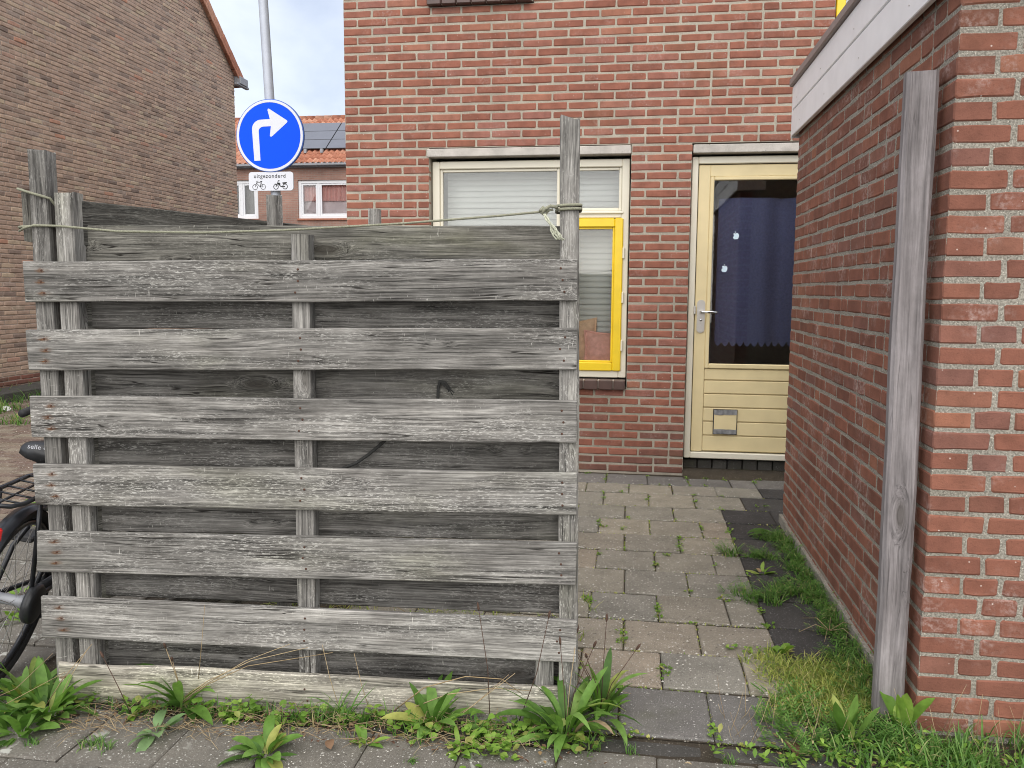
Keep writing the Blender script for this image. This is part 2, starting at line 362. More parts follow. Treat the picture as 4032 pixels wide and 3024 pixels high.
M['pillow_p'] = plain('pink_cushion_cloth', (0.92, 0.49, 0.40), 0.85, 0, 0.15, 30, bump=0.3, bscale=300)
M['steel'] = plain('brushed_steel', (0.55, 0.53, 0.50), 0.38, 0.85, 0.04, 40)
M['chrome'] = plain('chrome', (0.75, 0.75, 0.75), 0.18, 1.0, 0.02)
M['black'] = plain('black_print', (0.018, 0.018, 0.018), 0.6, 0, 0.1)
M['tape'] = plain('silver_duct_tape', (0.30, 0.305, 0.32), 0.35, 0.35, 0.25, 30, bump=0.5, bscale=60)
M['tapebl'] = plain('black_sealant', (0.03, 0.026, 0.026), 0.6)
M['sticker'] = plain('pale_blue_white_sticker', (0.60, 0.74, 0.84), 0.4, 0, 0.02)
M['blue'] = plain('blue_sign_foil', (0.0, 0.085, 0.95), 0.5, 0, 0.02, 6, spec=0.15)
M['blue_rim'] = plain('blue_grey_sign_rim', (0.08, 0.16, 0.50), 0.5, 0.2, 0.05)
M['sign_white'] = plain('white_sign_foil', (0.70, 0.72, 0.78), 0.45, 0, 0.02)
M['pole'] = plain('galvanised_pole', (0.50, 0.535, 0.61), 0.5, 0.15, 0.06, 12)
M['orange'] = brick_mat('orange_clay_tile', [(0, (0.36, 0.145, 0.09)), (0.6, (0.47, 0.21, 0.135)), (1, (0.52, 0.29, 0.20))], 0.3, 0.0, 0.5)
M['solar'] = plain('solar_glass', (0.13, 0.135, 0.16), 0.15, 0.0, 0.05, 2, spec=1.0)
M['solar_frame'] = plain('panel_frame', (0.04, 0.04, 0.045), 0.4, 0.4)
M['rubber'] = plain('black_rubber', (0.022, 0.022, 0.023), 0.7, 0, 0.15, 60)
M['paint_black'] = plain('black_enamel', (0.016, 0.017, 0.02), 0.28, 0, 0.2)
M['plastic_black'] = plain('black_plastic', (0.02, 0.021, 0.023), 0.4, 0, 0.15)
M['red_lens'] = plain('red_reflector', (0.5, 0.02, 0.02), 0.2)
M['rope'] = plain('greenish_rope', (0.255, 0.255, 0.185), 0.9, 0, 0.3, 250, bump=0.9, bscale=350)
M['rope_pale'] = plain('frayed_rope_fibre', (0.50, 0.51, 0.40), 0.9, 0, 0.25, 250)
M['cord'] = plain('dark_cord', (0.03, 0.03, 0.028), 0.9, 0, 0.3, 200, bump=0.8, bscale=300)
M['tile'] = tile_mat('grey_paving_tile', [(0, (0.30, 0.268, 0.21)), (0.22, (0.225, 0.214, 0.186)), (0.5, (0.31, 0.277, 0.215)), (0.75, (0.243, 0.228, 0.19)), (1, (0.315, 0.265, 0.205))], 0.8, moss=0.2)
M['tile_dark'] = tile_mat('dark_paving_tile', [(0, (0.050, 0.047, 0.046)), (1, (0.072, 0.068, 0.064))], 0.6, (0.36, 0.36, 0.36), 0.2, 120)
M['tile_worn'] = tile_mat('worn_aggregate_tile', [(0, (0.15, 0.142, 0.132)), (1, (0.19, 0.178, 0.165))], 0.9, (0.48, 0.47, 0.44), 0.3, 140)
M['slab'] = tile_mat('lichen_spotted_slab', [(0, (0.15, 0.138, 0.118)), (1, (0.185, 0.17, 0.146))], 0.9, (0.5, 0.49, 0.45), 0.25, 110, 0.85)
M['kerb'] = tile_mat('dark_kerb_concrete', [(0, (0.07, 0.066, 0.06)), (1, (0.1, 0.095, 0.085))], 0.5, (0.3, 0.3, 0.28), 0.5, 90)
M['paver'] = tile_mat('brown_street_paver', [(0, (0.155, 0.105, 0.085)), (0.6, (0.21, 0.165, 0.125)), (1, (0.25, 0.21, 0.16))], 0.9, (0.52, 0.48, 0.42), 0.45, 60)
M['soil'] = tile_mat('mossy_soil', [(0, (0.052, 0.042, 0.03)), (1, (0.052, 0.042, 0.03))], 0.6, (0.3, 0.27, 0.22), 0.55, 90)
M['asphalt'] = tile_mat('grey_asphalt', [(0, (0.06, 0.058, 0.055)), (1, (0.06, 0.058, 0.055))], 0.6, (0.3, 0.29, 0.27), 0.2, 70)
M['leaf'] = leaf_mat('plantain_leaf', [(0, (0.065, 0.145, 0.028)), (0.45, (0.13, 0.255, 0.042)), (0.88, (0.21, 0.36, 0.085)), (1, (0.40, 0.40, 0.11))])
M['leaf_light'] = leaf_mat('pale_green_leaf', [(0, (0.19, 0.31, 0.13)), (1, (0.25, 0.38, 0.17))])
M['weed'] = leaf_mat('low_weed_leaf', [(0, (0.11, 0.22, 0.03)), (0.5, (0.20, 0.35, 0.05)), (0.88, (0.30, 0.44, 0.09)), (1, (0.38, 0.35, 0.12))])
M['grass'] = leaf_mat('grass_blade', [(0, (0.065, 0.16, 0.03)), (0.55, (0.115, 0.25, 0.045)), (0.9, (0.20, 0.33, 0.085)), (1, (0.42, 0.37, 0.18))])
M['moss'] = leaf_mat('yellow_moss_grass', [(0, (0.12, 0.21, 0.04)), (0.4, (0.28, 0.36, 0.07)), (0.8, (0.48, 0.48, 0.13)), (1, (0.58, 0.50, 0.25))])
M['straw'] = leaf_mat('dry_straw', [(0, (0.34, 0.25, 0.14)), (0.6, (0.45, 0.35, 0.21)), (1, (0.22, 0.14, 0.085))], 0.15, 0.8)
M['seed'] = plain('brown_seed_head', (0.075, 0.042, 0.028), 0.9, 0, 0.3, 300)
M['dead'] = leaf_mat('dead_brown_leaf', [(0, (0.08, 0.042, 0.027)), (0.5, (0.14, 0.072, 0.045)), (0.85, (0.25, 0.16, 0.09)), (1, (0.42, 0.28, 0.12))], 0.15, 0.7)
M['petal'] = plain('white_litter_paper', (0.75, 0.75, 0.72), 0.8)

# ================================================================== GROUND, PAVING
random.seed(11)
g_ = MB(); g_.add([(-70, -25, -0.035), (40, -25, -0.035), (40, 70, -0.035), (-70, 70, -0.035)], [(0, 1, 2, 3)])
g_.build('ground', M['asphalt'], kind='structure')
so_ = MB(); so_.add([(-3.2, -0.2, -0.02), (4.0, -0.2, -0.02), (4.0, 6.2, -0.02), (-3.2, 6.2, -0.02)], [(0, 1, 2, 3)])
so_.build('soil', M['soil'], kind='structure')

def slab_mesh(nm, w, d, t, seed, wob=0.004):
    rr = random.Random(seed); m = MB(); vs = []; base = []
    cut = lambda: rr.uniform(0.002, 0.006)
    X, Y = w / 2, d / 2
    for (cx, cy, ex, ey) in ((-X, -Y, 1, 1), (X, -Y, -1, 1), (X, Y, -1, -1), (-X, Y, 1, -1)):
        a, b = (cx + ex * cut(), cy + rr.uniform(0, 1) * ey * wob * .4), (cx + rr.uniform(0, 1) * ex * wob * .4, cy + ey * cut())
        base += [b, a] if (ex * ey > 0) else [a, b]
    ring = []                      # one extra, slightly displaced point in the middle of each long edge
    for i in range(8):
        ring.append(base[i]); j = (i + 1) % 8
        if i % 2 == 1:
            mx, my = (base[i][0] + base[j][0]) / 2, (base[i][1] + base[j][1]) / 2
            ring.append((mx * (1 + rr.uniform(-.008, .004)), my * (1 + rr.uniform(-.008, .004))))
    n = len(ring)
    for (sc, z) in ((0.965, 0.0), (1.0, -0.005), (1.0, -t)):
        vs += [(x * sc if z == 0 else x, y * sc if z == 0 else y, z + (rr.uniform(-.0008, .0008) if z == 0 else 0)) for x, y in ring]
    fs = [tuple(range(n))]
    for k in range(2):
        for i in range(n):
            j = (i + 1) % n; fs.append((k*n+i, (k+1)*n+i, (k+1)*n+j, k*n+j))
    m.add(vs, fs, 0.0)
    me = bpy.data.meshes.new(nm); me.from_pydata(m.v, [], m.f); me.update()
    return me
def mesh_variants(nm, mat, n, w, d, t):
    out = []
    for i in range(n):
        me = slab_mesh(nm, w, d, t, i + 31); me.materials.append(mat); out.append(me)
    return out
path = g_p = MB(); path.add([(-1.5, 2.393, -0.0085), (1.0, 2.393, -0.0085), (1.0, 6.1, -0.0085), (-1.5, 6.1, -0.0085)], [(0, 1, 2, 3)])
path = path.build('path', M['soil'], kind='structure')
TW, TD = 0.279, 0.29
tl = mesh_variants('paving_tile', M['tile'], 6, TW, TD, 0.03)
td = mesh_variants('dark_tile', M['tile_dark'], 4, TW, TD, 0.03)
tw = mesh_variants('worn_tile', M['tile_worn'], 4, TW, TD, 0.03)
def lay(meshes, x0, x1, y0, y1, parent, name='paving_tile', z=0.0, gx=0.0025, gy=0.017):
    o = link(name, random.choice(meshes), parent)
    o.location = ((x0 + x1) / 2 + frand(-.002, .002), (y0 + y1) / 2, z + frand(-0.003, 0.003))
    o.rotation_euler = (frand(-.006, .006), frand(-.006, .006), frand(-.006, .006) + random.choice((0, PI)))
    o.scale = ((x1 - x0 - gx) / TW, (y1 - y0 - gy) / TD, 1)
    return o
rows = [(2.392, 2.707, .267, 'w'), (2.707, 2.991, .126, 't'), (2.991, 3.285, -.012, 't'), (3.285, 3.582, .13, 't'), (3.582, 3.899, -.015, 't'),
        (3.899, 4.199, .131, 't'), (4.199, 4.49, -.021, 't'), (4.49, 4.801, .118, 't'), (4.801, 5.107, -.024, 't'), (5.107, 5.432, .121, 't'),
        (5.432, 5.691, -.005, 't'), (5.691, 5.985, .12, 'w')]
for (y0, y1, ph, kd) in rows:
    right = 0.557 if y0 < 5.1 else (0.71 if y0 < 5.4 else 0.86)
    xs = [ph + .287 * k for k in range(-6, 4)]
    xs = [x for x in xs if -1.25 < x < right - 0.05] + [right]
    for a, b in zip(xs[:-1], xs[1:]): lay(tl if kd == 't' else tw, a, b, y0, y1, path)
    x = right
    lim = 0.872 if y0 < 4.7 else 1.7
    while x < lim - 0.03:
        b = min(x + .287, lim); lay(td if y0 < 5.6 else tw, x, b, y0, y1, path); x = b
# kerb band and front pavement
pav = MB(); pav.add([(-6.0, 0.2, -0.012), (2.4, 0.2, -0.012), (2.4, 2.4, -0.012), (-6.0, 2.4, -0.012)], [(0, 1, 2, 3)])
pav = pav.build('pavement', M['soil'], kind='structure')
ts = mesh_variants('paving_slab', M['slab'], 5, TW, TD, 0.03); tk = mesh_variants('kerb_block', M['kerb'], 3, TW, TD, 0.05)
x = -4.8
while x < 2.2:
    L = 0.84; lay(tk, x, x + L, 2.30, 2.386, pav, 'kerb_block', -0.012); x += L
for r in range(5):
    y1 = 2.296 - r * 0.295; ph = .092 if r % 2 == 0 else .235
    for k in range(-17, 8):
        x0 = ph + .281 * k
        lay(ts, x0, x0 + .281, y1 - .295, y1, pav, 'paving_slab', -0.004, .003, .004)
for r in range(6):                 # slabs beside the bicycle
    y0 = 2.40 + r * 0.295
    for k in range(0, 9):
        x0 = -4.6 + .281 * k + (.14 if r % 2 else 0)
        if x0 + .281 < -1.93 + r * .06: lay(ts, x0, x0 + .281, y0, y0 + .295, pav, 'paving_slab', -0.006)
# street of clay pavers
st = MB(); st.add([(-7.15, 4.0, -0.018), (-3.2, 4.0, -0.018), (-3.2, 27, -0.018), (-7.15, 27, -0.018)], [(0, 1, 2, 3)])
st.add([(-3.2, 6.4, -0.0185), (-2.14, 6.4, -0.0185), (-2.14, 27, -0.0185), (-3.2, 27, -0.0185)], [(0, 1, 2, 3)])
street = st.build('street', M['soil'], kind='structure')
pm = []
for i in range(5):
    me = slab_mesh('paver', .2, .1, .03, 90 + i, .003); me.materials.append(M['paver']); pm.append(me)
cand = []
for j in range(0, 58):
    for i in range(0, 20):
        x = -7.05 + i * .205 + (.1 if j % 2 else 0); y = 4.15 + j * .106
        if x < -3.2: cand.append((x, y))
seen = [c for c in cand if -150 < project((c[0], c[1], 0))[0] < 330]
seen.sort(key=lambda c: abs(project((c[0], c[1], 0))[0] - 20) + 30 * c[1])
first = set(seen[:300]); rest = MB()
for c in cand:
    if c in first:
        o = link('paver', random.choice(pm), street); o.location = (c[0] + frand(-.003, .003), c[1], -0.004 + frand(-.004, .004)); o.rotation_euler = (frand(-.02, .02), frand(-.02, .02), frand(-.02, .02))
    else: rest.box((c[0] - .098, c[1] - .049, -0.03), (c[0] + .098, c[1] + .049, -0.005 + frand(-.003, .003)))
rest.build('street_pavers', M['paver'], street, kind='stuff')
kb = MB()
kb_root = MB(); y = 5.5
while y < 17:
    kb_root.box((-7.585, y, -0.03), (-7.16, y + .995, 0.115 + frand(-.004, .004)), None, 0.012); y += 1.0
kb_root.build('kerb', M['kerb'], kind='structure')

# ================================================================== BRICKWORK
def brick_verts(L, D, H, rr, e=0.006, j=0.0018):
    X, Z = L / 2, H / 2; c = rr.uniform(.003, .006); J = lambda a=j: rr.uniform(-a, a)
    o = [(-X + c, -Z), (0.1 * L * rr.uniform(-1, 1), -Z + J()), (X - c, -Z), (X, -Z + c), (X, Z - c), (X - c, Z), (0.1 * L * rr.uniform(-1, 1), Z + J()), (-X + c, Z), (-X, Z - c), (-X, -Z + c)]
    o = [(x + J(), z + J(j * .8)) for x, z in o]; n = len(o)
    vs = [(x * (1 - 2 * e / L), J(.0006), z * (1 - 2 * e / H)) for x, z in o] + [(x, e * .8, z) for x, z in o] + [(x, D, z) for x, z in o]
    fs = [tuple(range(n))] + [(k*n+i, (k+1)*n+i, (k+1)*n+(i+1) % n, k*n+(i+1) % n) for k in range(2) for i in range(n)]
    fs += [tuple(range(3*n-1, 2*n-1, -1))]
    return vs, fs
class BrickSet:
    """Irregular shared brick shapes of one material: stretchers and headers."""
    def __init__(s, mat, D, H, nm='brick', e=0.006, j=0.0018, seed=1):
        s.mat, s.D, s.H, s.e, s.j = mat, D, H, e, j; s.rr = random.Random(seed); s.kinds = {}
        for L in (0.208, 0.098):
            s.kinds[L] = []
            for i in range(7):
                vs, fs = brick_verts(L, D, H, s.rr, e, j); me = bpy.data.meshes.new(nm); me.from_pydata(vs, [], fs); me.materials.append(mat); me.update(); s.kinds[L].append(me)
    def one(s, c, L, rot, parent):
        base = 0.208 if L > 0.15 else 0.098
        o = link('brick', s.rr.choice(s.kinds[base]), parent); o.location = c; o.rotation_euler = (0, 0, rot); o.scale = (L / base, 1, 1)
    def into(s, mb, c, L, rot):
        vs, fs = brick_verts(L, s.D, s.H, s.rr, s.e, s.j); cs, sn = math.cos(rot), math.sin(rot)
        mb.add([(c[0] + x * cs - y * sn, c[1] + x * sn + y * cs, c[2] + z) for x, y, z in vs], fs)
def run(x0, x1, rr, prev, J=0.012, head=0.25, tail=0.0, S=0.208, Hd=0.098):
    """Brick lengths that fill x0..x1 in a wild bond; joints keep clear of the course below."""
    out = []; x = x0; firstb = True
    while x < x1 - 0.02:
        for _ in range(8):
            L = Hd if rr.random() < head else S
            if firstb and tail: L = tail
            e = x + L
            if firstb and tail: break
            if all(abs(e - q) > 0.035 for q in prev): break
        firstb = False
        if x1 - e < 0.045: e = x1
        out.append((x, e)); x = e + J
    return out
def lay_wall(courses, bset_of, place, rot, parent, n_single, hidden=lambda c: False, stuff='bricks_beyond'):
    """courses: list of (z, [(a,b)...]). The n_single bricks that show largest become objects; the rest one mesh."""
    alls = []
    for z, segs in courses:
        for a, b in segs:
            c = place((a + b) / 2, z); px, py, d = project(c)
            vis = (-60 < px < 4090 and -60 < py < 3080 and d > 0 and not hidden(c))
            alls.append((0 if vis else 1, d if vis else 99 + d, c, b - a, z))
    alls.sort(key=lambda q: (q[0], q[1])); rest = {}
    for i, (v, d, c, L, z) in enumerate(alls):
        bs = bset_of(c)
        if i < n_single: bs.one(c, L, rot, parent)
        else: bs.into(rest.setdefault(bs, MB()), c, L, rot)
    for bs, mb in rest.items(): mb.build(stuff, bs.mat, parent, kind='stuff')

FY, FC = 6.05, 0.0619                                             # facade plane and course height
TH = rad(5.3); FD = V((math.cos(TH), math.sin(TH), 0)); FN = V((-math.sin(TH), math.cos(TH), 0)); FP0 = V((-0.19, 2.46, 0))
def fpt(s, z, off=0.0): return FP0 + FD * s + FN * off + V((0, 0, z))
def behind_fence(c):
    d = V(c) - CAM; t = (FP0 - CAM).dot(FN) / d.dot(FN)
    if t > 1 or t < 0: return False
    p = CAM + d * t; s = (p - FP0).dot(FD)
    return -1.6 < s < 0.03 and p.z < 1.50

def grid_wall(mb, xs, zs, solid, place, depth, nrm):
    """Wall face with openings: front quads plus reveals. place(x,z,d) -> point at depth d into the wall."""
    for i in range(len(xs) - 1):
        for k in range(len(zs) - 1):
            if not solid(i, k): continue
            a, b, c, d = xs[i], xs[i+1], zs[k], zs[k+1]
            mb.add([place(a, c, 0), place(b, c, 0), place(b, d, 0), place(a, d, 0)], [(0, 1, 2, 3)])
            mb.add([place(a, c, depth), place(b, c, depth), place(b, d, depth), place(a, d, depth)], [(3, 2, 1, 0)])
            for (di, dk, p, q) in ((-1, 0, (a, d), (a, c)), (1, 0, (b, c), (b, d)), (0, -1, (a, c), (b, c)), (0, 1, (b, d), (a, d))):
                ii, kk = i + di, k + dk
                if 0 <= ii < len(xs) - 1 and 0 <= kk < len(zs) - 1 and solid(ii, kk): continue
                mb.add([place(*p, 0), place(*p, depth), place(*q, depth), place(*q, 0)], [(0, 1, 2, 3)])

# ------------------------------------------------------------------ red brick house
random.seed(5)
house = thing('brick_house', 'red brick house with a cream window, one yellow casement and a pale yellow door', 'house', (0, 0, 0))
OPEN = [(-1.503, -0.045, 0.619, 2.352, 'win'), (0.382, 1.36, 0.0, 2.352, 'door'), (-1.50, -0.746, 3.343, 4.60, 'up'), (1.296, 2.60, 3.095, 4.60, 'up2')]
x0w, x1w, ztop = -2.14, 3.6, 5.38
wm = MB(); e = 0.004
bx = sorted({x0w, x1w, *[o[0] - e for o in OPEN], *[o[1] + e for o in OPEN]}); bz = sorted({-0.05, ztop, *[o[2] - e for o in OPEN if o[2] > 0], *[o[3] + e for o in OPEN]})
def solid_h(i, k):
    cx, cz = (bx[i] + bx[i+1]) / 2, (bz[k] + bz[k+1]) / 2
    return not any(o[0] - e < cx < o[1] + e and o[2] - e < cz < o[3] + e for o in OPEN)
grid_wall(wm, bx, bz, solid_h, lambda x, z, d: (x, FY + 0.0045 + d, z), 0.24, None)
wm.box((x0w + .01, FY + .25, -0.05), (x0w + .24, FY + 8, ztop)); wm.box((x1w - .24, FY + .25, -0.05), (x1w, FY + 8, ztop)); wm.box((x0w + .25, FY + 7.7, -0.05), (x1w - .25, FY + 8, ztop))
wall = wm.build('wall', M['mortar_red'], house)
bs_red = BrickSet(M['brick_red'], 0.06, 0.0485, seed=2); bs_pl = BrickSet(M['brick_plinth'], 0.06, 0.0485, seed=3)
courses = []; rr = random.Random(77); prev = []
for k in range(0, int(ztop / FC)):
    z = (k + 0.5) * FC + 0.0005; cuts = sorted([(o[0], o[1]) for o in OPEN if o[2] < z < o[3]])
    if 37 <= k < 38: cuts = [(-1.523, -0.042), (0.385, 1.38)]
    segs = []; x = x0w
    for a, b in cuts: segs.append((x, a)); x = b
    segs.append((x, x1w)); bl = []
    for i, (a, b) in enumerate(segs): bl += run(a if a == x0w else a + .004, b if b == x1w else b - .004, rr, prev, tail=(0.208 if (k % 2) else 0.098) if a == x0w else 0)
    prev = [q[1] for q in bl]; courses.append((z, bl))
weep = {}
def red_set(c):
    k = int(c[2] / FC)
    return bs_pl if k < 2 or (k < 8 and rr.random() < .75 - .09 * k) else bs_red
lay_wall(courses, red_set, lambda x, z: (x, FY + frand(-.0015, .002), z), 0, wall, 300, behind_fence, 'bricks_beyond')
# lintels
lt = MB(); lt.box((-1.521, FY - .004, 2.2915), (-.044, FY + .11, 2.3495), None, .004); lt.build('lintel', M['lintel'], house)
lt = MB(); lt.box((0.387, FY - .004, 2.2875), (1.39, FY + .11, 2.3455), None, .004); lt.build('lintel', M['lintel'], house)
# window: frame > panes, mullion, yellow casement
def bars(mb, x0, x1, z0, z1, w, y0, y1, bev=.004, wt=None, wb=None):
    wt = wt or w; wb = wb or w
    mb.box((x0, y0, z0), (x0 + w, y1, z1), None, bev); mb.box((x1 - w, y0, z0), (x1, y1, z1), None, bev)
    mb.box((x0 + w, y0, z1 - wt), (x1 - w, y1, z1), None, bev); mb.box((x0 + w, y0, z0), (x1 - w, y1, z0 + wb), None, bev)
WY = FY + .07
fr = MB(); bars(fr, -1.499, -.049, .692, 2.268, .055, WY, WY + .09, .005)
fr.box((-.553, WY + .004, .747), (-.505, WY + .09, 2.213), None, .005)
fr.box((-.505, WY + .003, 1.852), (-.104, WY + .09, 1.905), None, .005)
fr.box((-.503, WY - .010, 1.882), (-.090, WY + .003, 1.898), None, .003)
frame = fr.build('window', M['cream'], house)
for (a, b, c, d, nm) in ((-1.444, -.553, .747, 2.213, 'l'), (-.505, -.104, 1.905, 2.213, 't')):
    bd = MB(); bars(bd, a, b, c, d, .021, WY + .02, WY + .05, .004); bd.build('glazing_bead', M['cream'], frame)
    gp = MB(); gp.box((a + .021, WY + .036, c + .021), (b - .021, WY + .042, d - .021)); gp.build('pane', M['glass'], frame)
ca = MB(); bars(ca, -.503, -.088, .742, 1.848, .062, WY - .016, WY + .045, .006)
cas = ca.build('casement', M['yellow'], house)
part_label(cas, 'yellow painted casement')
cb = MB(); bars(cb, -.441, -.150, .804, 1.786, .014, WY - .004, WY + .03, .004); cb.build('glazing_bead', M['yellow'], cas)
gp = MB(); gp.box((-.427, WY + .016, .818), (-.164, WY + .021, 1.772)); gp.build('pane', M['glass'], cas)
for z in (1.60, 1.28, .93):
    hg = MB(); hg.box((-.090, WY - .022, z - .04), (-.076, WY + .0, z + .04), None, .003); hg.build('hinge', M['cream'], cas)
# sill of glazed tiles
sm = MB(); sm.box((-1.54, FY - .02, .622), (-.052, FY + .075, .680)); sill = sm.build('window_sill', M['joint'], house)
x = -1.54
while x < -.06:
    b = min(x + .106, -.05); sb = MB(); sb.box((x + .003, FY - .048, .614), (b - .003, FY + .0745, .684), None, .006); sb.build('sill_tile', M['sill'], sill); x += .108
# room behind the window and door
rm = MB()
for (a, b, c, d) in ((-1.9, .15, .3, 2.6), (.2, 1.6, -.04, 2.5)):
    y0, y1 = FY + .26, FY + 1.6
    rm.add([(a, y1, c), (b, y1, c), (b, y1, d), (a, y1, d)], [(0, 1, 2, 3)]); rm.add([(a, y0, c), (a, y1, c), (a, y1, d), (a, y0, d)], [(0, 1, 2, 3)])
    rm.add([(b, y0, c), (b, y1, c), (b, y1, d), (b, y0, d)], [(3, 2, 1, 0)]); rm.add([(a, y0, d), (b, y0, d), (b, y1, d), (a, y1, d)], [(0, 1, 2, 3)]); rm.add([(a, y0, c), (b, y0, c), (b, y1, c), (a, y1, c)], [(3, 2, 1, 0)])
rm.build('inner_room', M['room'], house)
ws = MB(); ws.box((-1.7, WY + .0905, .70), (.05, FY + .5, .735), None, .004); ws.build('inner_sill', M['cream'], house)
# door
DY = FY + .06
df = MB(); df.box((.386, DY, .113), (.430, DY + .09, 2.272), None, .005); df.box((1.312, DY, .113), (1.356, DY + .09, 2.272), None, .005)
df.box((.430, DY, 2.222), (1.312, DY + .09, 2.272), None, .005); df.box((.430, DY, .113), (1.312, DY + .10, .158), None, .005)
df.build('door_frame', M['cream'], house)
th_ = MB()
for i in range(9): th_.box((.386 + i * .108, FY + .11 + frand(0, .012), -.02), (.386 + i * .108 + .1, FY + .2, .085 + frand(0, .02)), None, .005)
th_.build('threshold_bricks', M['kerb'], house)
sb_ = MB(); n = 30
vs = []
for i in range(n + 1):
    x = .375 + 1.0 * i / n
    for (y, z) in ((5.93, -.004), (5.98, .010 + frand(0, .014)), (6.06, .022 + frand(0, .016)), (6.17, .03)): vs.append((x, y + frand(-.006, .006), z))
sb_.add(vs, [(i*4+k, (i+1)*4+k, (i+1)*4+k+1, i*4+k+1) for i in range(n) for k in range(3)]); sb_.build('soil_drift', M['soil'], None, True, kind='stuff')
LY = DY + .018
dl = MB(); dl.box((.436, LY, .164), (.516, LY + .045, 2.216), None, .003); dl.box((1.226, LY, .164), (1.306, LY + .045, 2.216), None, .003)
dl.box((.516, LY, 2.135), (1.226, LY + .045, 2.216), None, .003); dl.box((.516, LY + .020, .164), (1.226, LY + .045, .775))
door = dl.build('door', M['door'], house)
bd = MB(); bars(bd, .516, 1.226, .775, 2.135, .028, LY - .006, LY + .03, .005, .026, .034); bd.build('glazing_bead', M['door'], door)
zs_ = [.166, .282, .385, .488, .589, .688, .772]
for a, b in zip(zs_[:-1], zs_[1:]):
    pk = MB(); pk.box((.518, LY + .004, a + .004), (1.224, LY + .019, b - .004), None, .003); pk.build('plank', M['door'], door)
gp = MB(); gp.box((.544, LY + .012, .809), (1.198, LY + .018, 2.109)); gp.build('pane', M['glass'], door)
ph = MB(); hp = []
for i in range(24):
    a = 2 * PI * i / 24; hp.append((.4785 + .0285 * math.cos(a), 1.150 + .0285 * math.sin(a) + (.090 if math.sin(a) >= 0 else -.090)))
ph.poly(hp, .008, Matrix.Translation((0, LY - .008, 0)))
hd = ph.build('handle_plate', M['steel'], door)
lv = MB(); lv.tube([(.4785, LY - .008, 1.182), (.4785, LY - .05, 1.182), (.484, LY - .056, 1.182), (.588, LY - .056, 1.181)], [.010, .010, .0105, .0095], 10); lv.build('handle', M['chrome'], door, True)
kh = MB(); kh.cyl((.4785, LY - .0085, 1.124), (.4785, LY - .014, 1.124), .0085, 14); kh.build('keyhole', M['chrome'], door, True)
kb2 = MB(); kb2.box((.477, LY - .0155, 1.114), (.480, LY - .0142, 1.127)); kb2.build('key_slot', M['black'], door)
st_ = MB(); st_.box((.426, DY - .006, 1.165), (.440, DY + .003, 1.225), None, .002); st_.build('strike_plate', M['steel'], door)
# taped cat flap
cf = MB(); cf.box((.589, LY - .003, .292), (.761, LY + .0035, .477), None, .002); cf.build('flap_seal', M['tapebl'], door)
cf = MB(); cf.box((.596, LY - .006, .325), (.755, LY - .0035, .440)); cf.build('cat_flap', M['door'], door)
for (a, b) in ((.437, .473), (.297, .331)):
    cf = MB(); n = 9
    pts = [(.594 + (.163) * i / n, LY - .0085 - (.0015 if i % 2 else 0)) for i in range(n + 1)]
    vs = [(x, y, a + frand(-.003, .003)) for x, y in pts] + [(x, y - .001, b + frand(-.002, .002)) for x, y in pts]
    cf.add(vs, [(i, i + 1, n + 2 + i, n + 1 + i) for i in range(n)]); cf.build('tape_strip', M['tape'], door)
# apple stickers (flat print)
def apple(cx, cz, s, tilt):
    out = []
    prof = [(0, .34), (.12, .42), (.26, .44), (.40, .36), (.44, .28)]
    pts = [(0.0, .36), (.13, .43), (.28, .42), (.40, .34), (.30, .24), (.27, .10), (.31, -.04), (.44, -.14), (.38, -.30), (.26, -.46), (.14, -.50), (.0, -.45), (-.14, -.50), (-.27, -.44), (-.39, -.26), (-.45, -.02), (-.44, .18), (-.35, .36), (-.22, .43), (-.1, .41)]
    pts = [(-x, z) for x, z in pts][::-1]
    leaf = [(-.04, .52), (.02, .50), (.10, .58), (.12, .72), (.03, .68), (-.03, .60)]
    ct, sn = math.cos(tilt), math.sin(tilt); mb = MB(); Mx = Matrix.Translation((cx, LY + .0105, cz))
    for pl in (pts, [(-x, z) for x, z in leaf][::-1]): mb.poly([((x*ct - z*sn) * s, (x*sn + z*ct) * s) for x, z in pl], .0012, Mx)
    mb.build('sticker', M['sticker'], door)
apple(.706, 1.721, .047, .08); apple(.634, 1.490, .047, -.05)
# upper windows
for (a, b, c, d, mt, nm) in ((-1.50, -.746, 3.405, 4.60, 'cream', 0), (1.30, 2.596, 3.10, 4.60, 'yellow', 1)):
    u = MB(); bars(u, a + .002, b - .002, c + .002, d - .002, .06, WY - (.05 if nm else 0), WY + .08, .005); w_ = u.build('window', M[mt], house)
    gp = MB(); gp.box((a + .062, WY + .036, c + .062), (b - .062, WY + .042, d - .062)); gp.build('pane', M['glass'], w_)
    u = MB(); u.box((a + .03, FY + .25, c), (b - .03, FY + .27, d)); u.build('inner_curtain', M['blind'], house)
sm = MB(); sm.box((-1.50, FY - .02, 3.347), (-.748, FY + .068, 3.398)); s2 = sm.build('window_sill', M['joint'], house)
x = -1.51
while x < -.76:
    b = x + .105; sb = MB(); sb.box((x + .003, FY - .05, 3.341), (b, FY + .066, 3.402), None, .006); sb.build('sill_tile', M['sill'], s2); x += .108
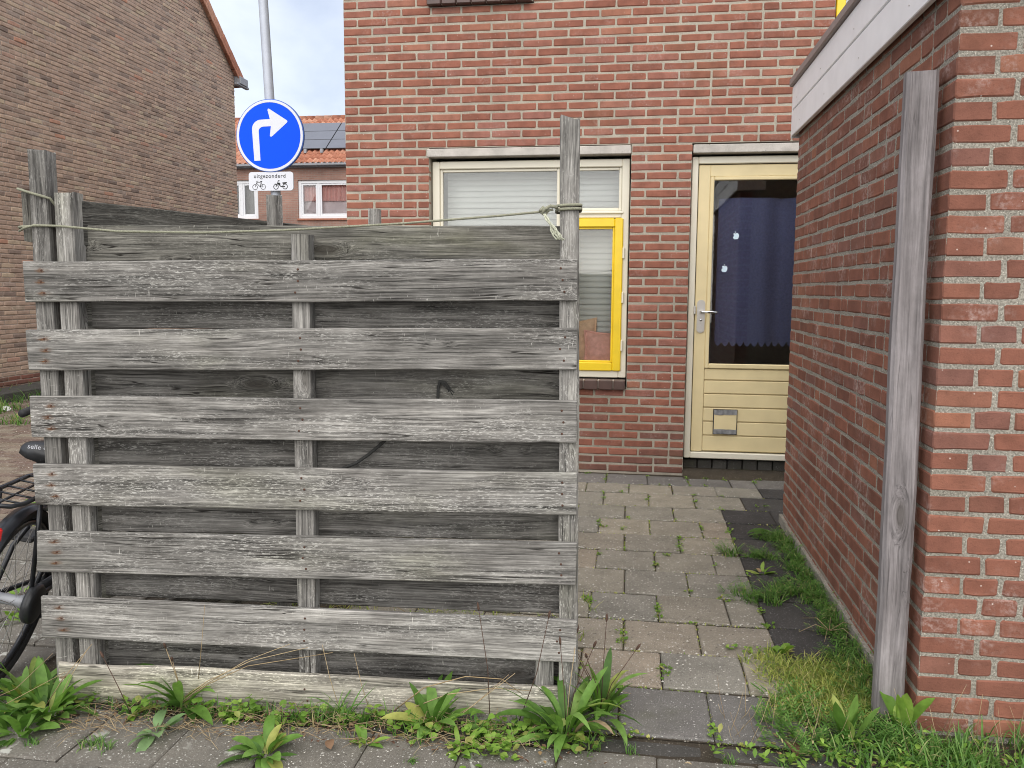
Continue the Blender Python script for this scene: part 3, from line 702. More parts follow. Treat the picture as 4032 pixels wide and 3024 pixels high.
rf = MB(); rf.add([(x0w - .1, FY - .35, 5.30), (x1w, FY - .35, 5.30), (x1w, FY + 4, 8.3), (x0w - .1, FY + 4, 8.3), (x1w, FY + 8.4, 5.30), (x0w - .1, FY + 8.4, 5.30),
                   (x0w - .1, FY - .35, 5.42), (x1w, FY - .35, 5.42), (x1w, FY + 4, 8.42), (x0w - .1, FY + 4, 8.42), (x1w, FY + 8.4, 5.42), (x0w - .1, FY + 8.4, 5.42)],
                  [(3, 2, 1, 0), (5, 4, 2, 3), (6, 7, 8, 9), (9, 8, 10, 11), (0, 1, 7, 6), (4, 5, 11, 10), (0, 6, 9, 3), (3, 9, 11, 5), (1, 2, 8, 7), (2, 4, 10, 8)])
rf.build('roof', M['orange'], house)

# blinds, curtain, cushions inside the house
def blind(x0, x1, z0, z1, label):
    b = thing('window_blind', label, 'blind', ((x0 + x1) / 2, FY + .29, z1)); hr = MB()
    hr.box((x0, FY + .275, z1 - .03), (x1, FY + .315, z1), None, .004); hr.build('head_rail', M['blind'], b, loc=(-(x0 + x1) / 2, -FY - .29, -z1))
    sl_ = MB(); hw = (x1 - x0) / 2; n = 6; vs = []
    for k in range(n + 1):
        t = k / n - .5; vs += [(-hw, t * .012 - .006 * (1 - 4 * t * t), t * .047), (hw, t * .012 - .006 * (1 - 4 * t * t), t * .047)]
    sl_.add(vs, [(2*k, 2*k+1, 2*k+3, 2*k+2) for k in range(n)], 0)
    me = None; z = z1 - .055
    while z > z0:
        if me is None:
            o = sl_.build('slat', M['blind'], b, True); me = o.data
        else: o = link('slat', me, b)
        o.location = (0, frand(-.001, .001), z - z1); o.rotation_euler = (0, frand(-.001, .001), 0); z -= .0425
blind(-1.43, -.56, .80, 2.24, 'wide pale slatted blind lowered behind the large window pane')
blind(-.548, -.07, .935, 2.24, 'narrow pale slatted blind lowered behind the yellow casement')
def cushion(name, label, c, w, h, rotz, tilt, mat, ruf):
    m = MB(); n = 14; vs = []
    for side in (-1, 1):
        for i in range(n + 1):
            for j in range(n + 1):
                u, v = 2 * i / n - 1, 2 * j / n - 1
                b = (1 - abs(u) ** 2.4) * (1 - abs(v) ** 2.4); pin = 1 - .07 * (1 - abs(u) ** 2) * abs(v) ** 3
                wr = .012 * mnoise.noise((u * 3 + c[0] * 9, v * 3, side)) + (.010 * math.sin(v * 24) * max(0, abs(u) - .75) * 4 * ruf)
                vs.append((u * w / 2 * (1 - .11 * (1 - v * v)), side * (.058 * b ** .55) + wr, v * h / 2 * (1 - .11 * (1 - u * u))))
    N = (n + 1) ** 2; fs = []
    for i in range(n):
        for j in range(n):
            q = i * (n + 1) + j; fs.append((q, q + n + 1, q + n + 2, q + 1)); fs.append((N + q, N + q + 1, N + q + n + 2, N + q + n + 1))
    m.add(vs, fs, .5)
    o = m.build(name, mat, None, True, loc=c); o.rotation_euler = (tilt, rotz, .15); tag(o, label, 'cushion')
    ed = MB(); q = []
    for (a, b) in [(-1 + 2 * i / 10, -1) for i in range(10)] + [(1, -1 + 2 * i / 10) for i in range(10)] + [(1 - 2 * i / 10, 1) for i in range(10)] + [(-1, 1 - 2 * i / 10) for i in range(10)] + [(-1, -1)]:
        q.append((a * w / 2 * (1 - .11 * (1 - b * b)), 0, b * h / 2 * (1 - .11 * (1 - a * a))))
    ed.tube(q, .008, 6, False); ed.build('piping', mat, o, True)
cushion('cushion', 'orange cushion leaning behind the pink one at the window', (-.455, FY + .225, .925), .40, .36, -.10, -.10, M['pillow_o'], 0.3)
cushion('cushion', 'ruffled pink cushion in front at the yellow casement', (-.195, FY + .172, .872), .35, .31, .05, -.10, M['pillow_p'], 1.0)
cu = MB(); n = 90; vs = []; rowsz = [2.005, 1.6, 1.2, .985]
def fold(x): return .034 * math.sin(x * 13 + 1.2 + math.sin(x * 5)) + .012 * math.sin(x * 31 + .5)
for i in range(n + 1):
    x = .60 + .72 * i / n; ph_ = ((x - .60) / .052) % 1.0; dip = .040 * (abs(math.sin(PI * ph_)) ** .7)
    for z in rowsz: vs.append((x, FY + .285 + fold(x) * (1 - .25 * (2.005 - z)), z))
    vs.append((x, FY + .285 + fold(x) * .8, .965 - dip))
k = len(rowsz) + 1
cu.add(vs, [(i*k+j, (i+1)*k+j, (i+1)*k+j+1, i*k+j+1) for i in range(n) for j in range(k - 1)], .5)
tag(cu.build('door_curtain', M['navy'], None, True), 'navy blue curtain with a scalloped hem behind the door glass', 'curtain')

# ------------------------------------------------------------------ brick garage
random.seed(8)
GX, GY0, GY1, GC = 0.877, 2.55, 4.86, 0.0624
gar = thing('brick_garage', 'red brick garage with a white boarded roof edge beside the path', 'garage')
gm = MB(); gm.box((GX + .0022, GY0 + .003, -.05), (3.2, GY1 - .004, 2.465)); gwall = gm.build('wall', M['mortar_gar'], gar)
bs_g = BrickSet(M['brick_gar'], 0.10, 0.0518, seed=9, e=.0045, j=.0024)
rr = random.Random(31); side = []; front = []; pv1, pv2 = [], []
for k in range(39):
    z = k * GC + .0255
    s0 = GY0 + (.110 if k % 2 == 0 else 0.0); f0 = GX + (0 if k % 2 == 0 else .110)
    a = run(s0, GY1, rr, pv1, .009, .22, tail=(.208 if k % 2 else .098)); pv1 = [q[1] for q in a]; side.append((z, a))
    b = run(f0, 3.2, rr, pv2, .0125, .25, tail=(.155 if k % 2 == 0 else .098), S=.205); pv2 = [q[1] for q in b]; front.append((z, b))
lay_wall(front, lambda c: bs_g, lambda x, z: (x, GY0 + frand(-.0012, .0015), z), 0, gwall, 110)
lay_wall(side, lambda c: bs_g, lambda y, z: (GX + frand(-.0015, .0015), y, z), -PI / 2, gwall, 190)
fb = MB()
for i in range(12):
    a = GY0 - .01 + i * .195; fb.box((GX - .014 - frand(0, .003), a, -.04), (GX + .004, a + .195, .046 + frand(-.006, .006)), None, .003)
fb.build('footing', M['mortar_gar'], gar)
FX = 0.843; FZ = .0215
for (z0, z1, nm) in ((2.187, 2.322, 0), (2.329, 2.455, 1)):
    b = MB(); b.box((FX, GY0 - .06, z0), (FX + .022, GY1 + .05, z1), None, .003); o = b.build('fascia_board', M['alu'], gar)
    b = MB(); b.box((FX + .024, GY0 - .060, z0), (3.2, GY0 - .038, z1), None, .003); b.build('fascia_board', M['alu'], gar)
    for y in (2.9, 3.5, 4.1, 4.68):
        n_ = MB(); n_.cyl((FX - .0015, y + nm * .1, (z0 + z1) / 2 - .02), (FX + .001, y + nm * .1, (z0 + z1) / 2 - .02), .003, 8); n_.build('nail', M['steel'], o)
b = MB(); b.box((FX + .002, GY1 + .051, 2.180), (GX + .2, GY1 + .068, 2.456), None, .003); b.build('fascia_end', M['white'], gar)
b = MB(); b.box((FX + .024, GY0 - .036, 2.222), (GX - .002, GY1 + .049, 2.236)); b.build('soffit', M['alu'], gar)
b = MB(); b.box((FX - .016, GY0 - .08, 2.458), (FX + .06, GY1 + .075, 2.502), None, .006); b.box((FX + .06, GY0 - .08, 2.458), (3.2, GY0 + .0, 2.501), None, .006); b.build('roof_trim', M['trim'], gar)
b = MB(); b.box((FX + .061, GY0 + .001, 2.468), (3.2, GY1 + .05, 2.488)); b.build('roof', M['asphalt'], gar)

# ------------------------------------------------------------------ brown brick house across the street
random.seed(21)
BX, BC = -7.6, 0.0578; BE, RY, SL = 15.33, 10.4, .807
def verge_z(y): return 5.36 + (BE - y) * SL if y > RY else 5.36 + (BE - RY) * SL - (RY - y) * SL
bh = thing('brick_house', 'brown brick gable house with an orange tiled verge across the street', 'house')
bw = MB(); yb0 = RY - (BE - RY)
prof = [(yb0, -.05), (BE, -.05), (BE, verge_z(BE)), (RY, verge_z(RY)), (yb0, verge_z(yb0))]
n = 5; xs_ = (BX - .007, BX - 9)
bw.add([(xs_[0], y, z) for y, z in prof] + [(xs_[1], y, z) for y, z in prof], [tuple(range(n)), tuple(range(2*n-1, n-1, -1))] + [(i, i + n, (i+1) % n + n, (i+1) % n) for i in range(n)])
bwall = bw.build('wall', M['mortar_brown'], bh)
bs_b = BrickSet(M['brick_brown'], .05, .0475, seed=14, e=.007, j=.0032); bs_bp = BrickSet(M['brick_plinth'], .05, .0475, seed=15, e=.007, j=.003)
rr = random.Random(51); courses = []; prev = []
for k in range(int(verge_z(RY) / BC)):
    z = (k + .5) * BC; ya, yb = yb0 + .0, BE
    if z > 5.3: yb = BE - (z + .06 - 5.36) / SL; ya = yb0 + (z + .06 - 5.36) / SL
    ya = max(ya, 2.5)
    if yb - ya < .3: continue
    a = run(ya, yb, rr, prev, .0085, .3, tail=(.208 if k % 2 else .12)); prev = [q[1] for q in a]; courses.append((z, a))
lay_wall(courses, lambda c: bs_bp if c[2] < .24 else bs_b, lambda y, z: (BX + frand(-.004, .004), y, z), PI / 2, bwall, 300, behind_fence)
rf = MB(); a0 = .16
for sgn in (1, -1):
    ye = BE + .25 if sgn > 0 else yb0 - .25
    ze = verge_z(BE) - .25 * SL
    rf.add([(BX - .02, RY, verge_z(RY) + .01), (BX - .02, ye, ze + .01), (BX - 9, ye, ze + .01), (BX - 9, RY, verge_z(RY) + .01),
            (BX - .02, RY, verge_z(RY) + a0), (BX - .02, ye, ze + a0 * .7), (BX - 9, ye, ze + a0 * .7), (BX - 9, RY, verge_z(RY) + a0)],
           [(0, 1, 2, 3), (7, 6, 5, 4), (0, 4, 5, 1), (1, 5, 6, 2), (2, 6, 7, 3), (3, 7, 4, 0)])
roof = rf.build('roof', M['orange'], bh)
sl_ang = math.atan(SL); vt = MB(); vt.box((-.06, -.17, -.055), (.06, .17, .075), 0, .012); vt.box((.045, -.165, -.11), (.062, .165, -.05), 0, .004)
me = None
for i in range(18):
    y = BE + .10 - i * .265 * 1.0; z = verge_z(y) + .085
    if y < RY + .1: break
    if me is None: o = vt.build('verge_tile', M['orange'], roof); me = o.data
    else: o = link('verge_tile', me, roof)
    o.location = (BX + .03, y, z); o.rotation_euler = (-sl_ang - .03, 0, frand(-.01, .01))
gt = MB(); gt.box((BX - 9, BE + .02, 5.19), (BX + .12, BE + .34, 5.33), None, .01); gt.build('gutter', M['zinc'], bh)
gt = MB(); gt.box((BX + .03, BE - .06, 5.16), (BX + .10, BE + .42, 5.21), None, .01); gt.build('gutter_bracket', M['zinc'], bh)

# ------------------------------------------------------------------ row house at the end of the street
random.seed(33)
RYF = 28.2
rh = thing('row_house', 'low row house with orange pantiles, solar panels and white windows at the street end', 'house')
rw = MB(); WIN = [(-14.30, -13.22, 3.78, 5.12), (-11.74, -8.9, 3.78, 5.10), (-18.2, -16.2, 3.78, 5.1), (-6.2, -3.6, 3.78, 5.1), (-12.6, -11.4, .9, 2.5), (-9.6, -8.4, .1, 2.4)]
bx2 = sorted({-24., 3., *[w[0] for w in WIN], *[w[1] for w in WIN]}); bz2 = sorted({-.05, 5.6, *[w[2] for w in WIN], *[w[3] for w in WIN]})
grid_wall(rw, bx2, bz2, lambda i, k: not any(w[0] < (bx2[i]+bx2[i+1])/2 < w[1] and w[2] < (bz2[k]+bz2[k+1])/2 < w[3] for w in WIN), lambda x, z, d: (x, RYF + d, z), .3, None)
gR = G('far_row_brickwork'); pR = gR.pos(); bt = gR.n('ShaderNodeTexBrick')
cx_ = gR.n('ShaderNodeSeparateXYZ'); gR.put(cx_.inputs[0], pR); cb_ = gR.n('ShaderNodeCombineXYZ'); gR.put(cb_.inputs[0], cx_.outputs[0]); gR.put(cb_.inputs[1], cx_.outputs[2])
gR.put(bt.inputs['Vector'], cb_.outputs[0]); bt.inputs['Scale'].default_value = 1; bt.inputs['Brick Width'].default_value = .22; bt.inputs['Row Height'].default_value = .0625; bt.inputs['Mortar Size'].default_value = .007
bt.inputs['Color1'].default_value = (.30, .165, .125, 1); bt.inputs['Color2'].default_value = (.38, .215, .165, 1); bt.inputs['Mortar'].default_value = (.33, .26, .22, 1); bt.inputs['Bias'].default_value = 0
rmat = gR.fin(gR.mix(1.0, bt.outputs['Color'], gR.ramp(gR.noise(pR, 2, 4), [(.3, .8), (.7, 1.12)]), 'MULTIPLY'), .9)
rw.build('wall', rmat, rh)
bw2 = MB(); bw2.box((-24, RYF + .31, -.05), (3, RYF + 6, 5.5)); bw2.build('back_room', M['room'], rh)
def far_window(a, b, c, d, splits, cloth):
    f = MB(); bars(f, a + .002, b - .002, c + .002, d - .002, .11, RYF + .05, RYF + .14, .01)
    for s in splits: f.box((s - .05, RYF + .055, c + .11), (s + .05, RYF + .14, d - .11), None, .01)
    edges = [a + .11] + splits + [b - .11]
    w = f.build('window', M['white'], rh)
    for p, q in zip(edges[:-1], edges[1:]):
        p2, q2 = (p + .05 if p in splits else p), (q - .05 if q in splits else q)
        sf = MB(); bars(sf, p2 + .001, q2 - .001, c + .111, d - .111, .06, RYF + .07, RYF + .13, .008); sf.build('sash', M['white'], w)
        gp = MB(); gp.box((p2 + .061, RYF + .095, c + .171), (q2 - .061, RYF + .10, d - .171)); gp.build('pane', M['glass_far'], w)
    if cloth:
        m1, m2 = MB(), MB(); vs = []; n = 160
        for i in range(n + 1):
            x = a + (b - a) * i / n; y = RYF + .22 + .02 * math.sin(x * 55) + .012 * math.sin(x * 93); vs += [(x, y, c + .62), (x, y, d)]
        m1.add(vs, [(2*i, 2*i+2, 2*i+3, 2*i+1) for i in range(n)], .5); m1.build('window_curtain', M['pink_cloth'], w)
        m2.add([(a, RYF + .27, c), (b, RYF + .27, c), (b, RYF + .27, c + .7), (a, RYF + .27, c + .7)], [(0, 1, 2, 3)]); m2.build('net_curtain', M['net'], w)
    sm_ = MB(); sm_.box((a - .03, RYF - .05, c - .07), (b + .03, RYF + .03, c - .005), None, .008); sm_.build('sill', M['orange'] if cloth else M['brick_row'], w)
far_window(-14.30, -13.22, 3.78, 5.12, [-13.86], False)
far_window(-11.74, -8.9, 3.78, 5.10, [-11.0], True)
far_window(-18.2, -16.2, 3.78, 5.1, [-17.3], True); far_window(-6.2, -3.6, 3.78, 5.1, [-5.4], True); far_window(-12.6, -11.4, .9, 2.5, [], False)
dd = MB(); dd.box((-9.59, RYF + .08, .1), (-8.41, RYF + .14, 2.39), None, .01); dd.build('door', M['white'], rh)
gt = MB(); gt.box((-24, RYF - .30, 5.555), (3, RYF - .16, 5.66), None, .02); gt.build('gutter', M['zinc'], rh)
gt = MB(); gt.box((-24, RYF - .15, 5.52), (3, RYF + .05, 5.60)); gt.build('eave_board', M['zinc'], rh)
RS = .717; RA = math.atan(RS); RYE, RYR = RYF - .25, 30.85
def roof_z(y): return 5.64 + (y - RYE) * RS
rf = MB(); rf.add([(-24, RYE, roof_z(RYE) - .03), (3, RYE, roof_z(RYE) - .03), (3, RYR, roof_z(RYR) - .03), (-24, RYR, roof_z(RYR) - .03), (-24, RYR + 2.9, 5.6), (3, RYR + 2.9, 5.6)], [(0, 1, 2, 3), (3, 2, 5, 4)])
rroof = rf.build('roof', M['orange'], rh)
def pantile(mb=None, M_=None):
    vs = []; n = 7
    for (t, lift) in ((-.19, .022), (.19, 0.0)):
        for k in range(n + 1):
            u = k / n; x = (u - .5) * .215; z = .032 * math.sin(u * 2 * PI - .6) + lift; vs.append((x, t, z))
    vs += [(v[0], v[1], v[2] - .018) for v in vs[:n + 1]]
    fs = [(k, k + 1, n + 2 + k, n + 1 + k) for k in range(n)] + [(2*n + 2 + k, 2*n + 3 + k, k + 1, k) for k in range(n)]
    if M_ is not None: vs = [M_ @ V(v) for v in vs]
    mb.add(vs, fs, None if M_ is not None else 0)
pt = MB(); pantile(pt); pme = None; restm = MB(); cnt = 0
ny = int((RYR - RYE) / math.cos(RA) / .325)
spots = []
for j in range(ny + 1):
    y = RYE + .10 + j * .325 * math.cos(RA)
    for i in range(-52, 8): spots.append((-10.8 + i * .205, y, roof_z(y) + .03))
spots.sort(key=lambda p: 0 if (880 < project(p)[0] < 1400) else 1)
for i, p in enumerate(spots):
    if i < 300:
        if pme is None: o = pt.build('roof_tile', M['orange'], rroof, True); pme = o.data
        else: o = link('roof_tile', pme, rroof)
        o.location = p; o.rotation_euler = (RA, 0, frand(-.01, .01))
    elif -17 < p[0] < -5: pantile(restm, Matrix.Translation(p) @ Matrix.Rotation(RA, 4, 'X'))
restm.build('roof_tiles_beyond', M['orange'], rroof, True, kind='stuff')
rg = MB(); rgm = None
for i in range(30):
    x = -15.5 + i * .33
    if rgm is None:
        rg.tube([(-.17, 0, 0), (.155, 0, 0), (.165, 0, .01)], [.12, .11, .125], 14); o = rg.build('ridge_tile', M['orange'], rroof, True); rgm = o.data
    else: o = link('ridge_tile', rgm, rroof)
    o.location = (x, RYR, roof_z(RYR) + .0)
for cx0 in (-12.42, -10.80, -9.18):
    for r in range(3):
        s0 = .75 + r * .69; f = MB(); f.box((0, 0, 0), (1.60, .68, .03), None, .004)
        Mx = Matrix.Translation((cx0, RYE + s0 * math.cos(RA), 5.64 + s0 * math.sin(RA) + .13)) @ Matrix.Rotation(RA, 4, 'X')
        o = f.build('solar_panel', M['solar_frame'], rroof); o.matrix_local = Mx
        gl = MB(); gl.box((.012, .012, .031), (1.588, .668, .034)); gl.build('solar_cells', M['solar'], rroof).matrix_local = Mx
for x in (-11.6, -10.0, -11.0):
    hk = MB(); hk.box((x, RYE + .50, roof_z(RYE + .50) + .06), (x + .1, RYE + .62, roof_z(RYE + .6) + .14), None, .01); hk.build('panel_bracket', M['zinc'], rroof)

# ================================================================== TRAFFIC SIGN ON ITS POLE
random.seed(3)
def text_mesh(body, size, loc, parent, mat, name='lettering', spacing=1.0, rot=(PI / 2, 0, 0), ext=.0006, align='CENTER'):
    fc = bpy.data.curves.new(name, 'FONT'); fc.body = body; fc.size = size; fc.align_x = align; fc.align_y = 'CENTER'; fc.extrude = ext; fc.space_character = spacing; fc.resolution_u = 3
    o = bpy.data.objects.new('tmp', fc); COL.objects.link(o); dg = bpy.context.evaluated_depsgraph_get()
    me = bpy.data.meshes.new_from_object(o.evaluated_get(dg)); me.name = name; bpy.data.objects.remove(o); bpy.data.curves.remove(fc)
    me.materials.clear(); me.materials.append(mat); r = link(name, me, parent); r.location = loc; r.rotation_euler = rot
    return r
PX, PY = -3.062, 6.90
sg = thing('traffic_sign', 'round blue sign with a white right-turn arrow on a grey pole', 'traffic sign', (PX, PY, 0))
p = MB(); p.tube([(.03, 0, -.3), (.0, 0, 1.9), (-.03, .0, 2.62), (-.085, 0, 3.9), (-.22, 0, 7.2)], [.046, .043, .041, .039, .034], 20); p.build('pole', M['pole'], sg, True)
SC = V((-3.075 - PX, -.075, 2.612)); R_ = .302
d = MB(); d.tube([SC + V((0, .016, 0)), SC + V((0, .012, 0)), SC + V((0, -.006, 0)), SC + V((0, -.010, 0))], [R_ - .004, R_, R_, R_ - .004], 64)
disc = d.build('round_sign', M['blue_rim'], sg)
d = MB(); d.tube([SC + V((0, -.0102, 0)), SC + V((0, -.0112, 0))], [.272, .272], 64); d.build('blue_field', M['blue'], disc)
bd = MB(); n = 64; vs = []
for i in range(n):
    a = 2 * PI * i / n
    for r_, y in ((.274, -.0103), (.274, -.0120), (.2945, -.0120), (.2945, -.0103)): vs.append(SC + V((r_ * math.cos(a), y, r_ * math.sin(a))))
bd.add(vs, [(i*4+k, ((i+1) % n)*4+k, ((i+1) % n)*4+(k+1) % 4, i*4+(k+1) % 4) for i in range(n) for k in range(4)]); bd.build('white_border', M['sign_white'], disc)
AR = [(315, 852)]
for k in range(9): t = k / 8 * PI / 2; AR.append((404 - 106 * math.cos(t), 490 - 107 * math.sin(t)))
AR += [(505, 378), (481, 275), (488, 260), (500, 262), (700, 398), (705, 410), (700, 422), (524, 576), (512, 580), (501, 570), (515, 459)]
for k in range(7): t = k / 6 * PI / 2; AR.append((432 - 58 * math.sin(t), 515 - 53 * math.cos(t)))
AR += [(386, 850)]
ap = [((x - 497) / 388 * R_, -(y - 567) / 418 * R_) for x, y in AR]
am = MB(); am.poly(ap[::-1], .0015, Matrix.Translation(SC + V((0, -.0128, 0)))); am.build('arrow', M['sign_white'], disc)
def rrect(w, h, r, n=5):
    out = []
    for (cx, cz, a0) in ((w/2-r, h/2-r, 0), (-w/2+r, h/2-r, 90), (-w/2+r, -h/2+r, 180), (w/2-r, -h/2+r, 270)):
        for k in range(n + 1): a = rad(a0 + 90 * k / n); out.append((cx + r * math.cos(a), cz + r * math.sin(a)))
    return out
PC = V((-3.076 - PX, -.075, 2.236)); pl = MB(); pl.poly(rrect(.398, .156, .026), .012, Matrix.Translation(PC + V((0, -.006, 0))))
plate = pl.build('lower_plate', M['sign_white'], sg)
text_mesh('uitgezonderd', .0475, PC + V((-.010, -.0075, .043)), plate, M['black'], spacing=1.13)
def flat_ring(mb, c, r, w, n=26):
    vs = []
    for i in range(n):
        a = 2*PI*i/n
        for q, y in ((r - w/2, 0), (r + w/2, 0), (r + w/2, .001), (r - w/2, .001)): vs.append(PC + V((c[0] + q*math.cos(a), -.0075 + y, c[1] + q*math.sin(a))))
    mb.add(vs, [(i*4+k, ((i+1) % n)*4+k, ((i+1) % n)*4+(k+1) % 4, i*4+(k+1) % 4) for i in range(n) for k in range(4)])
def flat_bar(mb, pts, w):
    for a, b in zip(pts[:-1], pts[1:]):
        dx, dz = b[0] - a[0], b[1] - a[1]; L = math.hypot(dx, dz); nx, nz = -dz / L * w / 2, dx / L * w / 2
        q = [(a[0] + nx, a[1] + nz), (a[0] - nx, a[1] - nz), (b[0] - nx, b[1] - nz), (b[0] + nx, b[1] + nz)]
        mb.poly(q, .001, Matrix.Translation(PC + V((0, -.0076, 0))))
k_ = lambda x, y: ((x - 500) * .398 / 520, -(y - 1101) * .156 / 216)
bs_ = MB(); flat_ring(bs_, k_(312, 1166), .0215, .0035); flat_ring(bs_, k_(407, 1164), .0215, .0035)
flat_bar(bs_, [k_(312, 1166), k_(335, 1112), k_(388, 1108)], .004); flat_bar(bs_, [k_(332, 1122), k_(372, 1164), k_(407, 1164)], .004); flat_bar(bs_, [k_(372, 1164), k_(388, 1100)], .004)
flat_bar(bs_, [k_(407, 1164), k_(386, 1112)], .003); flat_bar(bs_, [k_(335, 1112), k_(332, 1097), k_(350, 1098)], .004); flat_bar(bs_, [k_(376, 1101), k_(398, 1101)], .006)
bs_.build('bicycle_symbol', M['black'], plate)
bs_ = MB(); flat_ring(bs_, k_(558, 1165), .0205, .0055); flat_ring(bs_, k_(664, 1163), .0205, .0055)
flat_bar(bs_, [k_(558, 1165), k_(580, 1118), k_(586, 1094), k_(600, 1097)], .006); flat_bar(bs_, [k_(583, 1118), k_(604, 1152), k_(618, 1163), k_(664, 1163)], .008); flat_bar(bs_, [k_(592, 1122), k_(600, 1142)], .02)
flat_bar(bs_, [k_(634, 1122), k_(684, 1118)], .009); flat_bar(bs_, [k_(545, 1130), k_(566, 1136)], .005); flat_bar(bs_, [k_(640, 1124), k_(650, 1132), k_(676, 1130)], .005)
bs_.build('moped_symbol', M['black'], plate)
for z in (2.75, 2.47, 2.236):
    b = MB(); b.box((-.07, -.06, z - .012), (.045, -.045, z + .012), None, .003); b.torus((-.008, 0, z), (0, 0, 1), .046, .006, 20, 6); b.build('bracket', M['zinc'], sg)

# ================================================================== FENCES
def wood_piece(name, parent, p0, p1, w, t, nd, mat, tone=1.0, seed=None, rings=22, ragged=.003, wob=.0014, bev=.003, sag=0.0):
    """A plank or post: grain along p0-p1, front face through that line, thickness t along nd."""
    rr = random.Random(seed if seed is not None else random.random()); p0, p1, nd = V(p0), V(p1), V(nd)
    X = (p1 - p0); L = X.length; X = X.normalized(); Y = (nd - X * nd.dot(X)).normalized(); Z = X.cross(Y); h = w / 2
    sec = [(bev, -h), (t - bev, -h), (t, -h + bev), (t, h - bev), (t - bev, h), (bev, h), (0, h - bev), (0, -h + bev)]
    vs = []; s1, s2 = rr.random() * 99, rr.random() * 99
    for i in range(rings + 1):
        u = i / rings; x = (u - .5) * L
        up = mnoise.noise((u * 5, s1, 0)) * wob * 2; dn = mnoise.noise((u * 5, s2, 0)) * wob * 2; bow = 0.0
        for (y, z) in sec:
            xx = x + (rr.uniform(-ragged, ragged) if i in (0, rings) else 0)
            vs.append((xx, y + bow + rr.uniform(-.0003, .0003), z + (up if z > 0 else dn) - sag * (1 - (2*u-1)**2)))
    n = 8; fs = [(i*n+k, i*n+(k+1) % n, (i+1)*n+(k+1) % n, (i+1)*n+k) for i in range(rings) for k in range(n)] + [tuple(range(n - 1, -1, -1)), tuple(rings*n+k for k in range(n))]
    m = MB(); m.add(vs, fs, 0); me = bpy.data.meshes.new(name); me.from_pydata(m.v, [], m.f); me.materials.append(mat); me.update()
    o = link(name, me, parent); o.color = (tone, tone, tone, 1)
    c = (p0 + p1) / 2; mt = Matrix.Identity(4)
    for k in range(3): mt[k][0], mt[k][1], mt[k][2], mt[k][3] = X[k], Y[k], Z[k], c[k]
    o.matrix_basis = mt
    return o
nail_me = None; stain_me = None
def nail(board, s, z):
    global nail_me, stain_me
    if s < -1.5:
        if stain_me is None:
            m = MB(); m.add([(-.028, -.0007, -.011), (.028, -.0007, -.011), (.028, -.0007, .011), (-.028, -.0007, .011)], [(0, 1, 2, 3)]); q = m.build('rust_stain', M['stain'], board); stain_me = q.data
        else: q = link('rust_stain', stain_me, board)
        q.matrix_local = board.matrix_basis.inverted() @ Matrix.Translation(fpt(s, z, 0.0)) @ Matrix.Rotation(TH, 4, 'Z')
    if nail_me is None:
        m = MB(); m.tube([(0, .002, 0), (0, -.0010, 0), (0, -.0016, 0)], [.0036, .0036, .002], 8); o = m.build('nail', M['nail'], board); nail_me = o.data
    else: o = link('nail', nail_me, board)
    o.matrix_local = board.matrix_basis.inverted() @ Matrix.Translation(fpt(s, z, 0.0))

random.seed(17)
fence = thing('slatted_fence', 'weathered grey double-sided board fence tied with rope, in front of the house', 'fence')
PD = .06
wood_piece('post', fence, fpt(-1.615, -.1, .0205), fpt(-1.615, 1.745, .0205), .056, PD, FN, M['wood'], .82, 1, 16, .006)
wood_piece('post', fence, fpt(-1.535, -.1, .0205), fpt(-1.537, 1.617, .0205), .060, PD, FN, M['wood'], 1.12, 2, 16, .002)
wood_piece('post', fence, fpt(-.818, -.1, .0205), fpt(-.812, 1.493, .0205), .056, PD, FN, M['wood'], 1.0, 3, 16)
rp = wood_piece('post', fence, fpt(.016, -.1, .0205), fpt(-.005, 1.83, .0205), .060, PD, FN, M['wood'], 1.02, 4, 22, .012, .002)
wood_piece('post', fence, fpt(-.062, -.1, .0215), fpt(-.060, .30, .0215), .058, .05, FN, M['wood'], .95, 5, 6)
of = wood_piece('offcut', fence, fpt(-1.664, 1.47, .034), fpt(-1.664, 1.62, .034), .026, .05, FN, M['wood_dark'], .9, 6, 4, .004)
LZ = [(1.283, 1.408, 1.299, 1.422), (1.074, 1.200, 1.094, 1.220), (.865, .993, .870, 1.002), (.649, .778, .649, .782), (.434, .560, .426, .565), (.213, .347, .179, .316), (.000, .128, -.035, .097)]
LS = [(-1.662, .023), (-1.664, .025), (-1.666, .027), (-1.668, .030), (-1.668, .033), (-1.670, .036), (-1.631, -.005)]
tones = [.90, .97, 1.04, 1.0, .93, 1.14, 1.0]
for i, ((a, b, c, d), (s0, s1)) in enumerate(zip(LZ, LS)):
    bo = wood_piece('board', fence, fpt(s0, (a + b) / 2), fpt(s1, (c + d) / 2), ((b - a) + (d - c)) / 2, .0195, FN, M['wood_pale'] if i == 6 else M['wood'], tones[i], 40 + i, 30, .0015 if i not in (4, 6) else .009, .0016 if i != 6 else .005)
    if i == 6: part_label(bo, 'pale split board resting on the ground')
    for s in (-1.605, -.815, -.018):
        if i == 6 and s > -.1: continue
        zc = (a + b) / 2 + ((c + d) / 2 - (a + b) / 2) * (s - s0) / (s1 - s0); hw = (b - a) / 2
        for q in ((.55, 0, -.55) if i != 6 else (.3, -.3)): nail(bo, s + frand(-.008, .008), zc + q * hw)
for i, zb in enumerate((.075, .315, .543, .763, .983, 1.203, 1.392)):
    t = .131; bo = wood_piece('back_board', fence, fpt(-1.56, zb + t / 2 + (.012 if i < 2 else 0), .0815), fpt(.012, zb + t / 2 - (.012 if i < 2 else 0), .0815), t, .0195, FN, M['wood'] if i != 6 else M['wood_dark'], (.58, .62, .66, .60, .60, .58, 1.0)[i], 60 + i, 26, .003)  # shade between the two board layers is put into these low tones

